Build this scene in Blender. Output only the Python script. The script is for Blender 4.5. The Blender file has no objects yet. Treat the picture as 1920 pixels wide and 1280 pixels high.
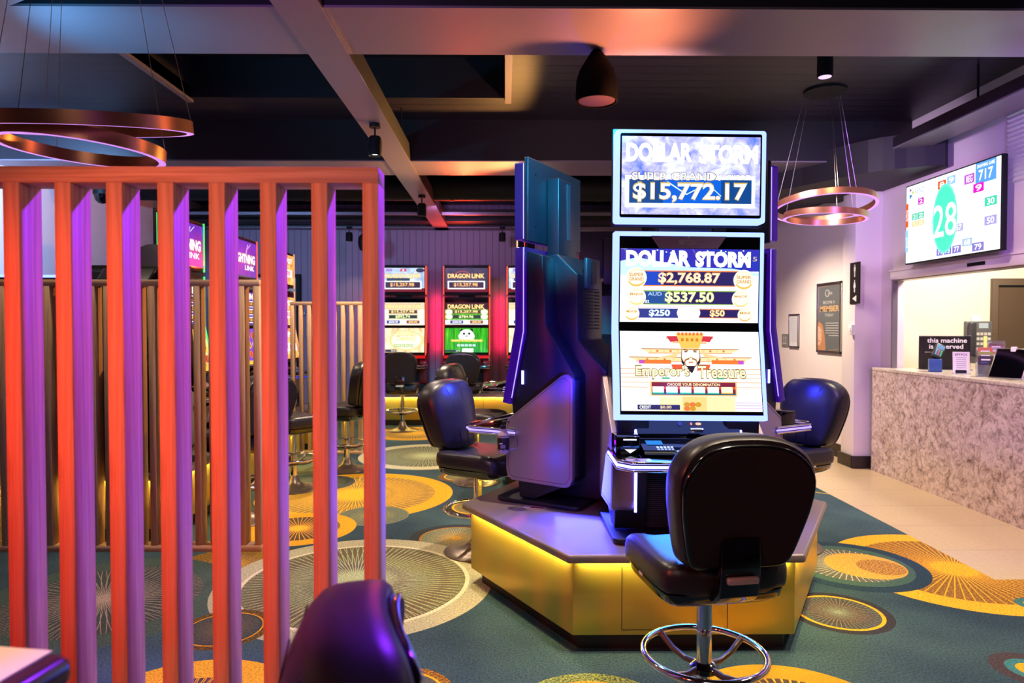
import bpy, bmesh, math, random
from mathutils import Vector, Matrix
random.seed(7)
PI = math.pi
S = bpy.context.scene
COL = S.collection
# ------------------------------------------------------------------ camera, world, exposure
F = 1280.0
cam_d = bpy.data.cameras.new('camera'); cam = bpy.data.objects.new('camera', cam_d); COL.objects.link(cam)
cam.location = (0, 0, 1.5)
cam.rotation_euler = (math.radians(90 - 1.253), 0, math.radians(-0.582))
cam_d.sensor_width = 36; cam_d.lens = 24; cam_d.clip_start = 0.02; cam_d.clip_end = 100
cam_d.dof.use_dof = True; cam_d.dof.focus_distance = 3.5; cam_d.dof.aperture_fstop = 3.2
S.camera = cam
S.view_settings.view_transform = 'Standard'; S.view_settings.look = 'None'
S.view_settings.exposure = 0.3; S.view_settings.gamma = 1; S.view_settings.use_curve_mapping = False
w = bpy.data.worlds.new('world'); S.world = w; w.use_nodes = True
w.node_tree.nodes['Background'].inputs[0].default_value = (0.35, 0.25, 0.5, 1)
w.node_tree.nodes['Background'].inputs[1].default_value = 0.02

def lin(c):
    o = []
    for v in c[:3]:
        v = v / 255.0
        o.append(v / 12.92 if v <= 0.04045 else ((v + 0.055) / 1.055) ** 2.4)
    return tuple(o) + (1.0,)

def lamp(kind, name, loc, target, color, energy, size=0.1, angle=90, blend=0.6, size_y=None):
    d = bpy.data.lights.new(name, kind); o = bpy.data.objects.new(name, d); COL.objects.link(o)
    o.location = loc; d.energy = energy; d.color = color
    if kind == 'SPOT': d.shadow_soft_size = size; d.spot_size = math.radians(angle); d.spot_blend = blend
    elif kind == 'AREA':
        d.size = size
        if size_y: d.shape = 'RECTANGLE'; d.size_y = size_y
    else: d.shadow_soft_size = size
    if target is not None:
        v = Vector(target) - Vector(loc); o.rotation_euler = v.to_track_quat('-Z', 'Y').to_euler()
    return o
WARM = (1.0, 0.80, 0.58)
# red and warm light on the slatted screen, from fittings on the camera's side
lamp('SPOT', 'red_spot', (-1.9, 0.2, 1.75), (-1.3, 1.85, 1.0), (1.0, 0.022, 0.0), 125, 0.04, 60, 0.7)
lamp('SPOT', 'coral_spot', (-1.45, 0.0, 2.1), (-0.42, 1.85, 1.45), (1.0, 0.17, 0.085), 125, 0.06, 62, 0.8)
lamp('SPOT', 'violet_spot_front', (0.75, 0.15, 1.55), (-0.9, 1.85, 1.45), (0.25, 0.05, 1.0), 8, 0.08, 62, 0.6)
lamp('SPOT', 'violet_spot_back', (0.3, 3.1, 3.05), (-1.1, 1.85, 0.9), (0.22, 0.02, 1.0), 470, 0.08, 60, 0.5)
# added warm fill spots without fittings, out of view above frame and behind beams
for (x, y, z, e, a) in ((-0.55, 4.45, 3.4, 300, 100), (0.6, 4.45, 3.4, 60, 120), (2.9, 4.4, 3.4, 210, 100), (-2.9, 4.4, 3.4, 90, 120),
                        (0.05, 2.5, 3.0, 60, 62), (1.6, 2.3, 3.05, 170, 100), (2.7, 2.6, 3.05, 140, 100),
                        (-1.2, 7.5, 3.1, 260, 130), (0.6, 7.5, 3.1, 120, 130), (2.6, 8.0, 2.95, 330, 140), (-3.0, 7.5, 3.1, 70, 120)):
    lamp('SPOT', 'warm_fill_spot', (x, y, z), (x, y, 0), WARM, e, 0.05, a, 0.7)
# warm light grazing the far right wall and the counter
lamp('SPOT', 'counter_spot', (2.4, 4.5, 3.3), (3.95, 6.0, 0.9), (1.0, 0.72, 0.58), 70, 0.05, 75, 0.6)
lamp('SPOT', 'violet_counter_spot', (2.6, 2.2, 2.9), (3.9, 5.0, 1.6), (0.45, 0.15, 1.0), 210, 0.1, 80, 0.7)
lamp('SPOT', 'violet_wall_spot', (1.9, 5.2, 2.9), (3.9, 7.4, 2.2), (0.85, 0.62, 1.0), 140, 0.1, 90, 0.8)
lamp('SPOT', 'violet_upper_wall_spot', (2.65, 3.15, 2.3), (3.97, 5.0, 2.9), (0.45, 0.15, 1.0), 75, 0.1, 80, 0.8)
# added unseen spots throwing coloured light up on the ceiling beams
lamp('SPOT', 'orange_beam_fill', (0.8, 3.85, 2.55), (0.45, 3.7, 3.1), (1.0, 0.30, 0.10), 80.0, 0.05, 140, 0.8)
lamp('SPOT', 'cyan_beam_fill', (-2.5, 3.3, 2.6), (-2.0, 3.85, 3.1), (0.08, 0.5, 1.0), 75, 0.04, 90, 0.9)
lamp('SPOT', 'violet_beam_fill', (-1.0, 2.4, 2.72), (-0.95, 3.8, 3.1), (0.55, 0.2, 0.9), 26, 0.05, 100, 0.8)
lamp('SPOT', 'teal_beam_fill', (2.95, 3.2, 2.75), (2.75, 3.8, 3.1), (0.1, 0.5, 0.75), 7, 0.05, 60, 0.8)
lamp('SPOT', 'teal_beam_fill_far', (3.1, 3.0, 2.2), (3.6, 4.9, 3.1), (0.1, 0.65, 0.6), 55, 0.05, 60, 0.8)
lamp('SPOT', 'amber_beam_fill', (0.3, 7.0, 2.6), (-1.0, 6.2, 3.1), (1.0, 0.46, 0.12), 300, 0.05, 110, 0.8)
lamp('SPOT', 'red_beam_fill', (-0.63, 10.92, 2.5), (-1.0, 9.8, 3.1), (1.0, 0.06, 0.02), 150, 0.05, 140, 0.8)
# camera-side fill, office light behind the counter, washes on the far walls
lamp('AREA', 'camera_side_fill', (0.4, -1.6, 2.9), (0.4, 1.5, 1.2), (0.95, 0.75, 0.8), 15, 1.6)  # added soft fill behind the camera for the near surfaces
lamp('AREA', 'office_light', (5.0, 6.2, 3.0), (5.0, 6.6, 0), (1.0, 0.9, 0.78), 85, 0.8)
lamp('SPOT', 'far_blue_wall', (-4.1, 5.5, 3.0), (-4.9, 8.5, 2.2), (0.25, 0.5, 1.0), 400, 0.1, 110, 0.8)
lamp('SPOT', 'back_wall_wash', (-0.9, 9.0, 3.05), (-1.0, 11.3, 1.9), (0.55, 0.3, 0.75), 75, 0.1, 130, 0.8)

# ------------------------------------------------------------------ pixel helper (a point on a real plane seen at a pixel)
RM = cam.rotation_euler.to_matrix()
def W(px, py, X=None, Y=None, Z=None):
    d = RM @ Vector((px - 960, -(py - 640), -F))
    if Y is not None: t = Y / d.y
    elif Z is not None: t = (Z - 1.5) / d.z
    else: t = X / d.x
    return Vector((0, 0, 1.5)) + d * t

# ------------------------------------------------------------------ materials
M = {}
def mat(name, rgb=(128, 128, 128), rough=0.5, metal=0.0, em=None, es=1.0, spec=0.5, coat=0.0, trans=0.0, alpha=1.0, raw=None):
    if name in M: return M[name]
    m = bpy.data.materials.new(name); m.use_nodes = True
    b = m.node_tree.nodes['Principled BSDF']
    b.inputs['Base Color'].default_value = raw if raw else lin(rgb)
    b.inputs['Roughness'].default_value = rough; b.inputs['Metallic'].default_value = metal
    b.inputs['Specular IOR Level'].default_value = spec
    b.inputs['Coat Weight'].default_value = coat; b.inputs['Coat Roughness'].default_value = 0.08
    b.inputs['Transmission Weight'].default_value = trans
    b.inputs['Alpha'].default_value = alpha
    if em is not None:
        b.inputs['Emission Color'].default_value = (em if len(em) == 4 else lin(em)); b.inputs['Emission Strength'].default_value = es
    M[name] = m; return m
def emat(rgb, s=1.0):
    k = 'glow_%d_%d_%d_%d' % (rgb[0], rgb[1], rgb[2], int(s * 100))
    return mat(k, (5, 5, 5), 0.3, em=rgb, es=s)

class NX:
    def __init__(s, m): s.t = m.node_tree; s.n = s.t.nodes; s.l = s.t.links; s.b = s.n['Principled BSDF']
    def put(s, sock, v):
        if isinstance(v, bpy.types.NodeSocket): s.l.new(v, sock)
        elif isinstance(v, (tuple, list)): sock.default_value = v if len(v) == len(sock.default_value) else tuple(v)[:len(sock.default_value)]
        else: sock.default_value = v
    def m(s, op, a, b=0.0, c=0.0):
        n = s.n.new('ShaderNodeMath'); n.operation = op
        s.put(n.inputs[0], a); s.put(n.inputs[1], b)
        if op in ('MULTIPLY_ADD', 'COMPARE', 'SMOOTH_MIN'): s.put(n.inputs[2], c)
        return n.outputs[0]
    def mix(s, f, a, b):
        n = s.n.new('ShaderNodeMix'); n.data_type = 'RGBA'
        s.put(n.inputs[0], f); s.put(n.inputs[6], a); s.put(n.inputs[7], b); return n.outputs[2]
    def pos(s, mode='Object'):
        n = s.n.new('ShaderNodeTexCoord'); return n.outputs[mode]
    def xyz(s, v):
        n = s.n.new('ShaderNodeSeparateXYZ'); s.l.new(v, n.inputs[0]); return n.outputs[0], n.outputs[1], n.outputs[2]
    def scale(s, v, sc):
        n = s.n.new('ShaderNodeMapping'); s.l.new(v, n.inputs[0]); n.inputs['Scale'].default_value = sc; return n.outputs[0]
    def noise(s, v, sc, det=3.0, rough=0.5, dist=0.0):
        n = s.n.new('ShaderNodeTexNoise'); s.l.new(v, n.inputs['Vector']); n.inputs['Scale'].default_value = sc
        n.inputs['Detail'].default_value = det; n.inputs['Roughness'].default_value = rough; n.inputs['Distortion'].default_value = dist
        return n.outputs[0]
    def ramp(s, f, stops):
        n = s.n.new('ShaderNodeValToRGB'); s.l.new(f, n.inputs[0]); e = n.color_ramp.elements
        while len(e) < len(stops): e.new(0.5)
        for i, (p, c) in enumerate(stops): e[i].position = p; e[i].color = lin(c)
        return n.outputs[0]
    def bump(s, h, st=0.3, d=0.01):
        n = s.n.new('ShaderNodeBump'); n.inputs['Strength'].default_value = st; n.inputs['Distance'].default_value = d
        s.l.new(h, n.inputs['Height']); s.l.new(n.outputs[0], s.b.inputs['Normal'])
    def color(s, c): s.l.new(c, s.b.inputs['Base Color'])

def wood(name, c1, c2, c3, axis='Z'):
    m = mat(name, c1, 0.55); x = NX(m); p = x.pos('Object')
    sc = (38, 38, 1.2) if axis == 'Z' else (1.2, 38, 38)
    a = x.noise(x.scale(p, sc), 1.6, 5, 0.6, 0.6)
    x.color(x.ramp(a, [(0.3, c3), (0.5, c1), (0.7, c2)])); x.bump(a, 0.15, 0.003); return m
oak = wood('oak_upright', (196, 158, 120), (214, 178, 140), (168, 128, 92))
oak_h = wood('oak_rail', (196, 158, 120), (214, 178, 140), (168, 128, 92), 'X')
leather = mat('black_leather', (36, 32, 35), 0.36, spec=0.55)
x = NX(leather); p = x.pos('Object'); x.bump(x.noise(p, 260, 3), 0.12, 0.002)
fabric = mat('black_back_fabric', (34, 27, 31), 0.7, spec=0.2)
x = NX(fabric); x.bump(x.noise(x.pos('Object'), 500, 2), 0.2, 0.001)
shell = mat('gloss_black_shell', (8, 7, 9), 0.12, spec=0.6, coat=0.5)
chrome = mat('chrome', (225, 222, 220), 0.08, 1.0)
satin = mat('satin_steel', (190, 186, 182), 0.28, 1.0)
bronze = mat('bronze_base', (112, 98, 90), 0.35, 0.7)
blackp = mat('black_plastic', (23, 24, 31), 0.42, spec=0.4)
blackg = mat('black_glass', (4, 4, 7), 0.08, spec=0.6)
darkmetal = mat('dark_grey_plastic', (42, 44, 50), 0.45)
taupe = mat('taupe_metallic_panel', (160, 142, 150), 0.42, 0.55)
taupe_seam = mat('panel_seam', (90, 76, 84), 0.5, 0.4)
counter_top = mat('taupe_laminate', (132, 116, 116), 0.3, 0.25)
gold = mat('brushed_gold', (216, 186, 78), 0.34, 0.6)
x = NX(gold); x.bump(x.noise(x.scale(x.pos('Object'), (1.5, 1.5, 240)), 3, 3), 0.06, 0.002)
kick = mat('dark_kickboard', (38, 26, 24), 0.45)
blackm = mat('matt_black', (9, 9, 11), 0.6, spec=0.3)
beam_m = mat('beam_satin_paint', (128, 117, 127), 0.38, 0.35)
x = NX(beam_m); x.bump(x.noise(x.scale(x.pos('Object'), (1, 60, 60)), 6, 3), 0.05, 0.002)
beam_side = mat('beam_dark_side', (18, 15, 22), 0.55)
ceil_m = mat('ceiling_dark_boards', (36, 30, 40), 0.42)
x = NX(ceil_m); X_, Y_, Z_ = x.xyz(x.pos('Object'))
g = x.m('FRACT', x.m('MULTIPLY', Y_, 1 / 0.155)); gr = x.m('LESS_THAN', g, 0.11)
x.color(x.mix(gr, lin((36, 30, 40)), lin((6, 5, 8)))); x.bump(x.m('SUBTRACT', 1.0, gr), 0.8, 0.01)
ceil_flat = mat('ceiling_black_paint', (13, 10, 16), 0.6)
wall_white = mat('white_wall_paint', (226, 214, 214), 0.6)
x = NX(wall_white); x.bump(x.noise(x.pos('Object'), 90, 4), 0.08, 0.003)
cream = mat('cream_wall_paint', (238, 224, 196), 0.6)
x = NX(cream); x.bump(x.noise(x.pos('Object'), 90, 4), 0.05, 0.003)
boards = mat('mauve_wall_boards', (146, 128, 150), 0.55)
x = NX(boards); X_, Y_, Z_ = x.xyz(x.pos('Object'))
g = x.m('FRACT', x.m('MULTIPLY', X_, 1 / 0.105)); gr = x.m('LESS_THAN', g, 0.07)
x.color(x.mix(gr, lin((146, 128, 150)), lin((60, 50, 66)))); x.bump(x.m('SUBTRACT', 1.0, gr), 0.8, 0.01)
door_m = mat('brown_door', (84, 66, 46), 0.6)
x = NX(door_m); nn = x.noise(x.pos('Object'), 300, 2); x.color(x.ramp(nn, [(0.3, (70, 55, 38)), (0.7, (98, 78, 56))]))
tile = mat('beige_floor_tile', (190, 172, 146), 0.28)
x = NX(tile); p = x.pos('Object'); X_, Y_, Z_ = x.xyz(p)
g1 = x.m('LESS_THAN', x.m('FRACT', x.m('DIVIDE', x.m('SUBTRACT', Y_, 3.95), 0.568)), 0.009)
n1 = x.noise(p, 40, 5, 0.6)
x.color(x.mix(g1, x.ramp(n1, [(0.3, (182, 160, 122)), (0.7, (196, 176, 138))]), lin((130, 112, 94))))
stone = mat('speckled_stone', (200, 180, 170), 0.3)
x = NX(stone); p = x.pos('Object')
n1 = x.noise(p, 5.5, 9, 0.72, 1.2); n2 = x.noise(p, 14, 9, 0.78, 1.6); n3 = x.noise(p, 2.2, 5, 0.6, .5)
c = x.ramp(n2, [(0.38, (66, 46, 40)), (0.46, (150, 124, 114)), (0.52, (204, 184, 174)), (0.72, (226, 210, 200))])
c2 = x.ramp(x.noise(p, 7, 9, 0.82, 1.5), [(0.38, (84, 62, 54)), (0.46, (168, 144, 134)), (0.53, (220, 202, 192))])
x.color(x.mix(x.m('MULTIPLY', n3, 0.9), c, c2)); stone_top = mat('pale_stone_top', (206, 194, 176), 0.2)
x = NX(stone_top); n2 = x.noise(x.pos('Object'), 40, 6, 0.7); x.color(x.ramp(n2, [(0.35, (170, 152, 134)), (0.6, (216, 204, 188))]))
copper = mat('brushed_copper', (176, 122, 84), 0.3, 0.85)
x = NX(copper); x.bump(x.noise(x.scale(x.pos('Object'), (60, 60, 4)), 3, 3), 0.1, 0.002)
acrylic = mat('clear_acrylic', (235, 240, 245), 0.05, trans=0.9, spec=0.5)
white_pl = mat('white_plastic', (232, 228, 222), 0.4)

# carpet ----------------------------------------------------------------
carpet = mat('patterned_carpet', (60, 84, 90), 0.92, spec=0.15)
def build_carpet():
    x = NX(carpet); p = x.pos('Object'); X_, Y_, _ = x.xyz(p)
    sp = x.noise(p, 95, 5, 0.85)
    col = x.ramp(x.noise(p, 0.9, 3), [(0.4, (42, 62, 78)), (0.62, (64, 88, 94))])
    def polar(cx, cy, sy=1.0):
        dx = x.m('SUBTRACT', X_, cx); dy = x.m('MULTIPLY', x.m('SUBTRACT', Y_, cy), sy)
        d = x.m('SQRT', x.m('ADD', x.m('MULTIPLY', dx, dx), x.m('MULTIPLY', dy, dy)))
        return d, x.m('ARCTAN2', dy, dx)
    def disc(col, d, r, c, speck=None):
        cc = lin(c) if isinstance(c, tuple) and len(c) == 3 else c
        if speck: cc = x.mix(x.m('GREATER_THAN', sp, 0.5), cc, lin(speck))
        return x.mix(x.m('LESS_THAN', d, r), col, cc)
    def lines(col, d, a, r, c, n, k, wd, web=True):
        l = x.m('MULTIPLY', x.m('ABSOLUTE', x.m('SINE', x.m('ADD', x.m('MULTIPLY', a, n / 2), x.m('MULTIPLY', d, k)))), d)
        l2 = x.m('MULTIPLY', x.m('ABSOLUTE', x.m('SINE', x.m('SUBTRACT', x.m('MULTIPLY', a, n / 2), x.m('MULTIPLY', d, k)))), d)
        f = x.m('LESS_THAN', x.m('MINIMUM', l, l2) if web else l, wd * n / 11)
        f = x.m('MULTIPLY', f, x.m('LESS_THAN', d, r)); return x.mix(f, col, lin(c))
    # every motif: floor centre, then discs from the outside in
    def motif(px, py, steps, cpt=None, sy=1.0):
        nonlocal col
        c = W(px, py, Z=0)
        d, a = polar(c.x, c.y, sy)
        for s_ in steps:
            if s_[0] == 'd': col = disc(col, d, s_[1], s_[2], s_[3] if len(s_) > 3 else None)
            else: 
                if len(s_) > 7:
                    c2 = W(s_[7], s_[8], Z=0); d2, a2 = polar(c2.x, c2.y); 
                    lm = x.m('MULTIPLY', x.m('LESS_THAN', d, s_[1]), 1.0)
                    l = x.m('MULTIPLY', x.m('ABSOLUTE', x.m('SINE', x.m('MULTIPLY', a2, s_[3] / 2))), d2)
                    col = x.mix(x.m('MULTIPLY', lm, x.m('LESS_THAN', l, s_[5])), col, lin(s_[2]))
                else: col = lines(col, d, a, s_[1], s_[2], s_[3], s_[4], s_[5], s_[6] if len(s_) > 6 else True)
    GB = (166, 160, 134); YE = (226, 166, 36); BR = (86, 66, 52); GR = (72, 92, 82); DT = (36, 58, 76)
    motif(560, 870, [('d', 0.62, (70, 78, 76)), ('d', 0.42, (96, 94, 74)), ('l', .42, GR, 60, 6, .012)])
    motif(668, 926, [('d', .86, (220, 160, 40)), ('d', .70, (150, 118, 62)), ('l', .70, (232, 176, 50), 80, 5, .017)])
    motif(598, 905, [('d', .34, (66, 74, 74)), ('d', .25, (88, 92, 80)), ('l', .25, (66, 74, 74), 50, 8, .008)])
    motif(700, 966, [('d', .28, (116, 120, 92)), ('d', .265, (86, 98, 96)), ('l', .26, (150, 140, 70), 50, 8, .008)])
    motif(800, 854, [('d', .78, (178, 170, 140)), ('d', .62, (92, 92, 76)), ('l', .62, (160, 166, 126), 70, 5, .012)])
    motif(775, 812, [('d', .6, (206, 150, 40)), ('d', .45, (130, 106, 66)), ('l', .45, (220, 170, 60), 60, 5, .016)])
    motif(868, 893, [('d', .25, (150, 96, 34), (60, 60, 60)), ('d', .19, (222, 170, 50)), ('d', .175, (96, 100, 84)), ('l', .17, (170, 150, 90), 40, 5, .006)])
    motif(900, 950, [('d', .31, (44, 52, 60)), ('d', .235, YE), ('d', .215, (104, 92, 64)), ('l', .21, (190, 160, 80), 50, 9, .008)])
    motif(855, 1008, [('d', .33, (48, 52, 58)), ('d', .26, (150, 110, 50)), ('d', .24, (70, 104, 102)), ('l', .24, (206, 156, 60), 44, 4, .008)])
    motif(560, 990, [('d', .42, (216, 152, 36)), ('d', .3, BR), ('l', .3, (226, 160, 50), 50, 0, .014)])
    motif(425, 1058, [('d', .32, (180, 130, 30), (70, 66, 44)), ('d', .19, (70, 60, 60)), ('l', .19, YE, 40, 5, .01)])
    motif(195, 1122, [('d', .66, (66, 84, 78)), ('d', .50, (62, 70, 68)), ('l', .50, (160, 140, 130), 66, 5, .009)])
    motif(668, 1090, [('d', .80, GB), ('d', .665, (206, 196, 170)), ('d', .64, (96, 84, 70)), ('l', .64, (158, 168, 120), 96, 6, .0125)])
    motif(420, 1178, [('d', .23, (60, 52, 40), (110, 80, 34)), ('d', .19, (200, 138, 36)), ('d', .18, (52, 60, 66)), ('l', .17, (120, 100, 80), 50, 6, .006)])
    motif(330, 1345, [('d', .46, YE), ('d', .3, BR), ('l', .3, YE, 60, 4, .012)])
    motif(752, 1300, [('d', .215, (96, 60, 26), (160, 110, 40)), ('d', .175, YE), ('d', .162, (60, 62, 66)), ('l', .16, (130, 120, 100), 60, 6, .006)])
    motif(1118, 1345, [('d', .335, (62, 92, 80), (150, 150, 60)), ('d', .27, YE), ('d', .257, (70, 62, 66)), ('l', .255, (110, 140, 160), 66, 5, .0075)])
    motif(1500, 1350, [('d', .43, YE, (150, 120, 30)), ('d', .31, BR), ('l', .31, (230, 170, 50), 56, 6, .012)])
    motif(1790, 1066, [('d', .70, (230, 170, 44)), ('d', .545, (120, 82, 44), (160, 112, 48)), ('l', .545, (232, 168, 40), 70, 0, .019)])
    motif(1560, 905, [('d', .5, (216, 168, 50)), ('d', .48, (60, 84, 76)), ('d', .4, (44, 70, 82))])
    motif(1590, 1058, [('d', .455, DT), ('d', .37, (64, 92, 84)), ('d', .295, (96, 96, 88)), ('l', .295, (190, 180, 150), 50, 6, .009)])
    motif(1622, 1060, [('d', .235, (222, 160, 70))]); motif(1652, 1063, [('d', .14, (128, 92, 50), (196, 140, 66))])
    motif(1572, 1147, [('d', .265, (52, 50, 58)), ('d', .222, YE), ('d', .203, (58, 78, 82)), ('l', .2, (84, 62, 60), 80, 0, .018), ('l', .2, (128, 138, 120), 50, 10, .004)])
    motif(1935, 1255, [('d', .16, (70, 60, 66)), ('d', .10, (60, 120, 124)), ('d', .06, YE)])
    motif(1940, 1133, [('d', .09, (60, 110, 112)), ('d', .05, YE)])
    v = x.m('MAXIMUM', x.m('MULTIPLY_ADD', sp, 4.2, -1.15), 0.15)
    n = x.n.new('ShaderNodeMix'); n.data_type = 'RGBA'; n.blend_type = 'MULTIPLY'; n.inputs[0].default_value = 1
    x.l.new(col, n.inputs[6])
    cb = x.n.new('ShaderNodeCombineXYZ'); [x.l.new(v, cb.inputs[i]) for i in range(3)]
    x.l.new(cb.outputs[0], n.inputs[7]); x.color(n.outputs[2]); x.bump(sp, 0.5, 0.004)
build_carpet()

# ------------------------------------------------------------------ mesh helpers
class MB:
    """collects shapes into one mesh; material slots by material"""
    def __init__(s): s.v = []; s.f = []; s.mi = []; s.mats = []; s.sm = []
    def slot(s, m):
        if m not in s.mats: s.mats.append(m)
        return s.mats.index(m)
    def add(s, vs, fs, m, smooth=False, T=None):
        o = len(s.v); k = s.slot(m)
        for q in vs:
            q = Vector(q)
            if T is not None: q = T @ q
            s.v.append(q)
        for q in fs: s.f.append([i + o for i in q]); s.mi.append(k); s.sm.append(smooth)
        return s
    def bm(s, b, m, smooth=False, T=None):
        b.verts.ensure_lookup_table(); b.verts.index_update()
        s.add([q.co.copy() for q in b.verts], [[q.index for q in f.verts] for f in b.faces], m, smooth, T); b.free(); return s
    def box(s, x0, x1, y0, y1, z0, z1, m, bev=0.0, seg=2, T=None):
        b = bmesh.new(); bmesh.ops.create_cube(b, size=1)
        for q in b.verts: q.co = Vector(((x0 + x1) / 2 + q.co.x * (x1 - x0), (y0 + y1) / 2 + q.co.y * (y1 - y0), (z0 + z1) / 2 + q.co.z * (z1 - z0)))
        if bev: bmesh.ops.bevel(b, geom=b.edges[:], offset=bev, segments=seg, affect='EDGES', profile=0.5)
        return s.bm(b, m, bool(bev), T)
    def prism(s, pts, axis, a, c, m, bev=0.0, seg=2, T=None, smooth=None):
        """polygon pts extruded along axis x: pts=(y,z); y: (x,z); z: (x,y)"""
        b = bmesh.new()
        def mk(p, t): return {'x': (t, p[0], p[1]), 'y': (p[0], t, p[1]), 'z': (p[0], p[1], t)}[axis]
        lo = [b.verts.new(mk(p, a)) for p in pts]; hi = [b.verts.new(mk(p, c)) for p in pts]; n = len(pts)
        b.faces.new(lo); b.faces.new(hi[::-1])
        for i in range(n): b.faces.new([lo[i], hi[i], hi[(i + 1) % n], lo[(i + 1) % n]])
        bmesh.ops.recalc_face_normals(b, faces=b.faces[:])
        if bev: bmesh.ops.bevel(b, geom=b.edges[:], offset=bev, segments=seg, affect='EDGES', profile=0.5)
        return s.bm(b, m, bool(bev) if smooth is None else smooth, T)
    def lathe(s, prof, m, n=32, c=(0, 0, 0), T=None):
        vs = []; fs = []
        for (r, z) in prof:
            for i in range(n): a = 2 * PI * i / n; vs.append((c[0] + r * math.cos(a), c[1] + r * math.sin(a), c[2] + z))
        for k in range(len(prof) - 1):
            for i in range(n): j = (i + 1) % n; fs.append([k * n + i, k * n + j, (k + 1) * n + j, (k + 1) * n + i])
        if prof[0][0] > 1e-5: fs.append([i for i in range(n)][::-1])
        if prof[-1][0] > 1e-5: fs.append([(len(prof) - 1) * n + i for i in range(n)])
        return s.add(vs, fs, m, True, T)
    def tube(s, pts, r, m, n=10, closed=False, T=None):
        P = [Vector(q) for q in pts]; vs = []; fs = []; N = len(P); up = None
        for i, q in enumerate(P):
            a = P[(i - 1) % N] if (closed or i > 0) else q; b = P[(i + 1) % N] if (closed or i < N - 1) else q
            t = (b - a).normalized()
            if up is None: up = Vector((0, 0, 1)) if abs(t.z) < 0.9 else Vector((1, 0, 0))
            u = (up - t * up.dot(t)).normalized(); up = u; v = t.cross(u)
            rr = r[i] if isinstance(r, (list, tuple)) else r
            for k in range(n): an = 2 * PI * k / n; vs.append(q + (u * math.cos(an) + v * math.sin(an)) * rr)
        M_ = N if closed else N - 1
        for i in range(M_):
            j = (i + 1) % N
            for k in range(n): l = (k + 1) % n; fs.append([i * n + k, i * n + l, j * n + l, j * n + k])
        if not closed: fs.append(list(range(n))[::-1]); fs.append([(N - 1) * n + k for k in range(n)])
        return s.add(vs, fs, m, True, T)
    def ring(s, R, r, m, c=(0, 0, 0), N=48, n=10, T=None):
        return s.tube([(c[0] + R * math.cos(2 * PI * i / N), c[1] + R * math.sin(2 * PI * i / N), c[2]) for i in range(N)], r, m, n, True, T)
    def pillow(s, outline, levels, m, bend=None, T=None):
        """outline: closed list (u,v) centred; levels: (scale, depth) from back to front; capped to a centre point"""
        vs = []; fs = []; n = len(outline)
        cu = sum(p[0] for p in outline) / n; cv = sum(p[1] for p in outline) / n
        for (sc, d) in levels:
            for (u, v) in outline: vs.append([cu + (u - cu) * sc, d, cv + (v - cv) * sc])
        for k in range(len(levels) - 1):
            for i in range(n): j = (i + 1) % n; fs.append([k * n + i, k * n + j, (k + 1) * n + j, (k + 1) * n + i])
        a = len(vs); vs.append([cu, levels[0][1], cv]); b = len(vs); vs.append([cu, levels[-1][1], cv]); L = (len(levels) - 1) * n
        for i in range(n): j = (i + 1) % n; fs.append([a, j, i]); fs.append([b, L + i, L + j])
        if bend: vs = [bend(q) for q in vs]
        return s.add(vs, fs, m, True, T)
    def build(s, name, parent=None, loc=(0, 0, 0), rot=(0, 0, 0), recalc=False):
        me = bpy.data.meshes.new(name); me.from_pydata([tuple(q) for q in s.v], [], s.f)
        for q in s.mats: me.materials.append(q)
        for i, pl in enumerate(me.polygons): pl.material_index = s.mi[i]; pl.use_smooth = s.sm[i]
        me.update()
        if recalc:
            b = bmesh.new(); b.from_mesh(me); bmesh.ops.recalc_face_normals(b, faces=b.faces[:]); b.to_mesh(me); b.free()
        if any(s.sm):
            try: me.set_sharp_from_angle(angle=math.radians(48))
            except Exception: pass
        o = bpy.data.objects.new(name, me); COL.objects.link(o)
        o.parent = parent; o.location = loc; o.rotation_euler = rot
        return o
def box(*a, **k): return MB().box(*a, **k)
def tag(o, label=None, cat=None, group=None, kind=None):
    if label: o['label'] = label
    if cat: o['category'] = cat
    if group: o['group'] = group
    if kind: o['kind'] = kind
    return o
def thing(name, label, cat, loc=(0, 0, 0), rz=0, group=None):
    o = bpy.data.objects.new(name, None); COL.objects.link(o); o.empty_display_size = 0.1
    o.location = loc; o.rotation_euler = (0, 0, rz); return tag(o, label, cat, group)
def struct(o): o['kind'] = 'structure'; return o
def kids(o): return [c for c in bpy.data.objects if c.parent == o]
def copy_tree(o, parent=None):
    c = o.copy(); COL.objects.link(c); c.parent = parent
    for k in kids(o): copy_tree(k, c)
    return c
def smooth_loop(pts, k=4):
    n = len(pts); out = []
    for i in range(n):
        p0, p1, p2, p3 = pts[i - 1], pts[i], pts[(i + 1) % n], pts[(i + 2) % n]
        for j in range(k):
            t = j / k
            out.append(tuple(0.5 * (2 * p1[q] + (p2[q] - p0[q]) * t + (2 * p0[q] - 5 * p1[q] + 4 * p2[q] - p3[q]) * t * t + (3 * p1[q] - p0[q] - 3 * p2[q] + p3[q]) * t ** 3) for q in (0, 1)))
    return out
def rrect(x0, x1, y0, y1, r, k=5):
    out = []
    for cx, cy, a0 in ((x1 - r, y1 - r, 0), (x0 + r, y1 - r, 90), (x0 + r, y0 + r, 180), (x1 - r, y0 + r, 270)):
        for i in range(k + 1): a = math.radians(a0 + 90 * i / k); out.append((cx + r * math.cos(a), cy + r * math.sin(a)))
    return out
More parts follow.
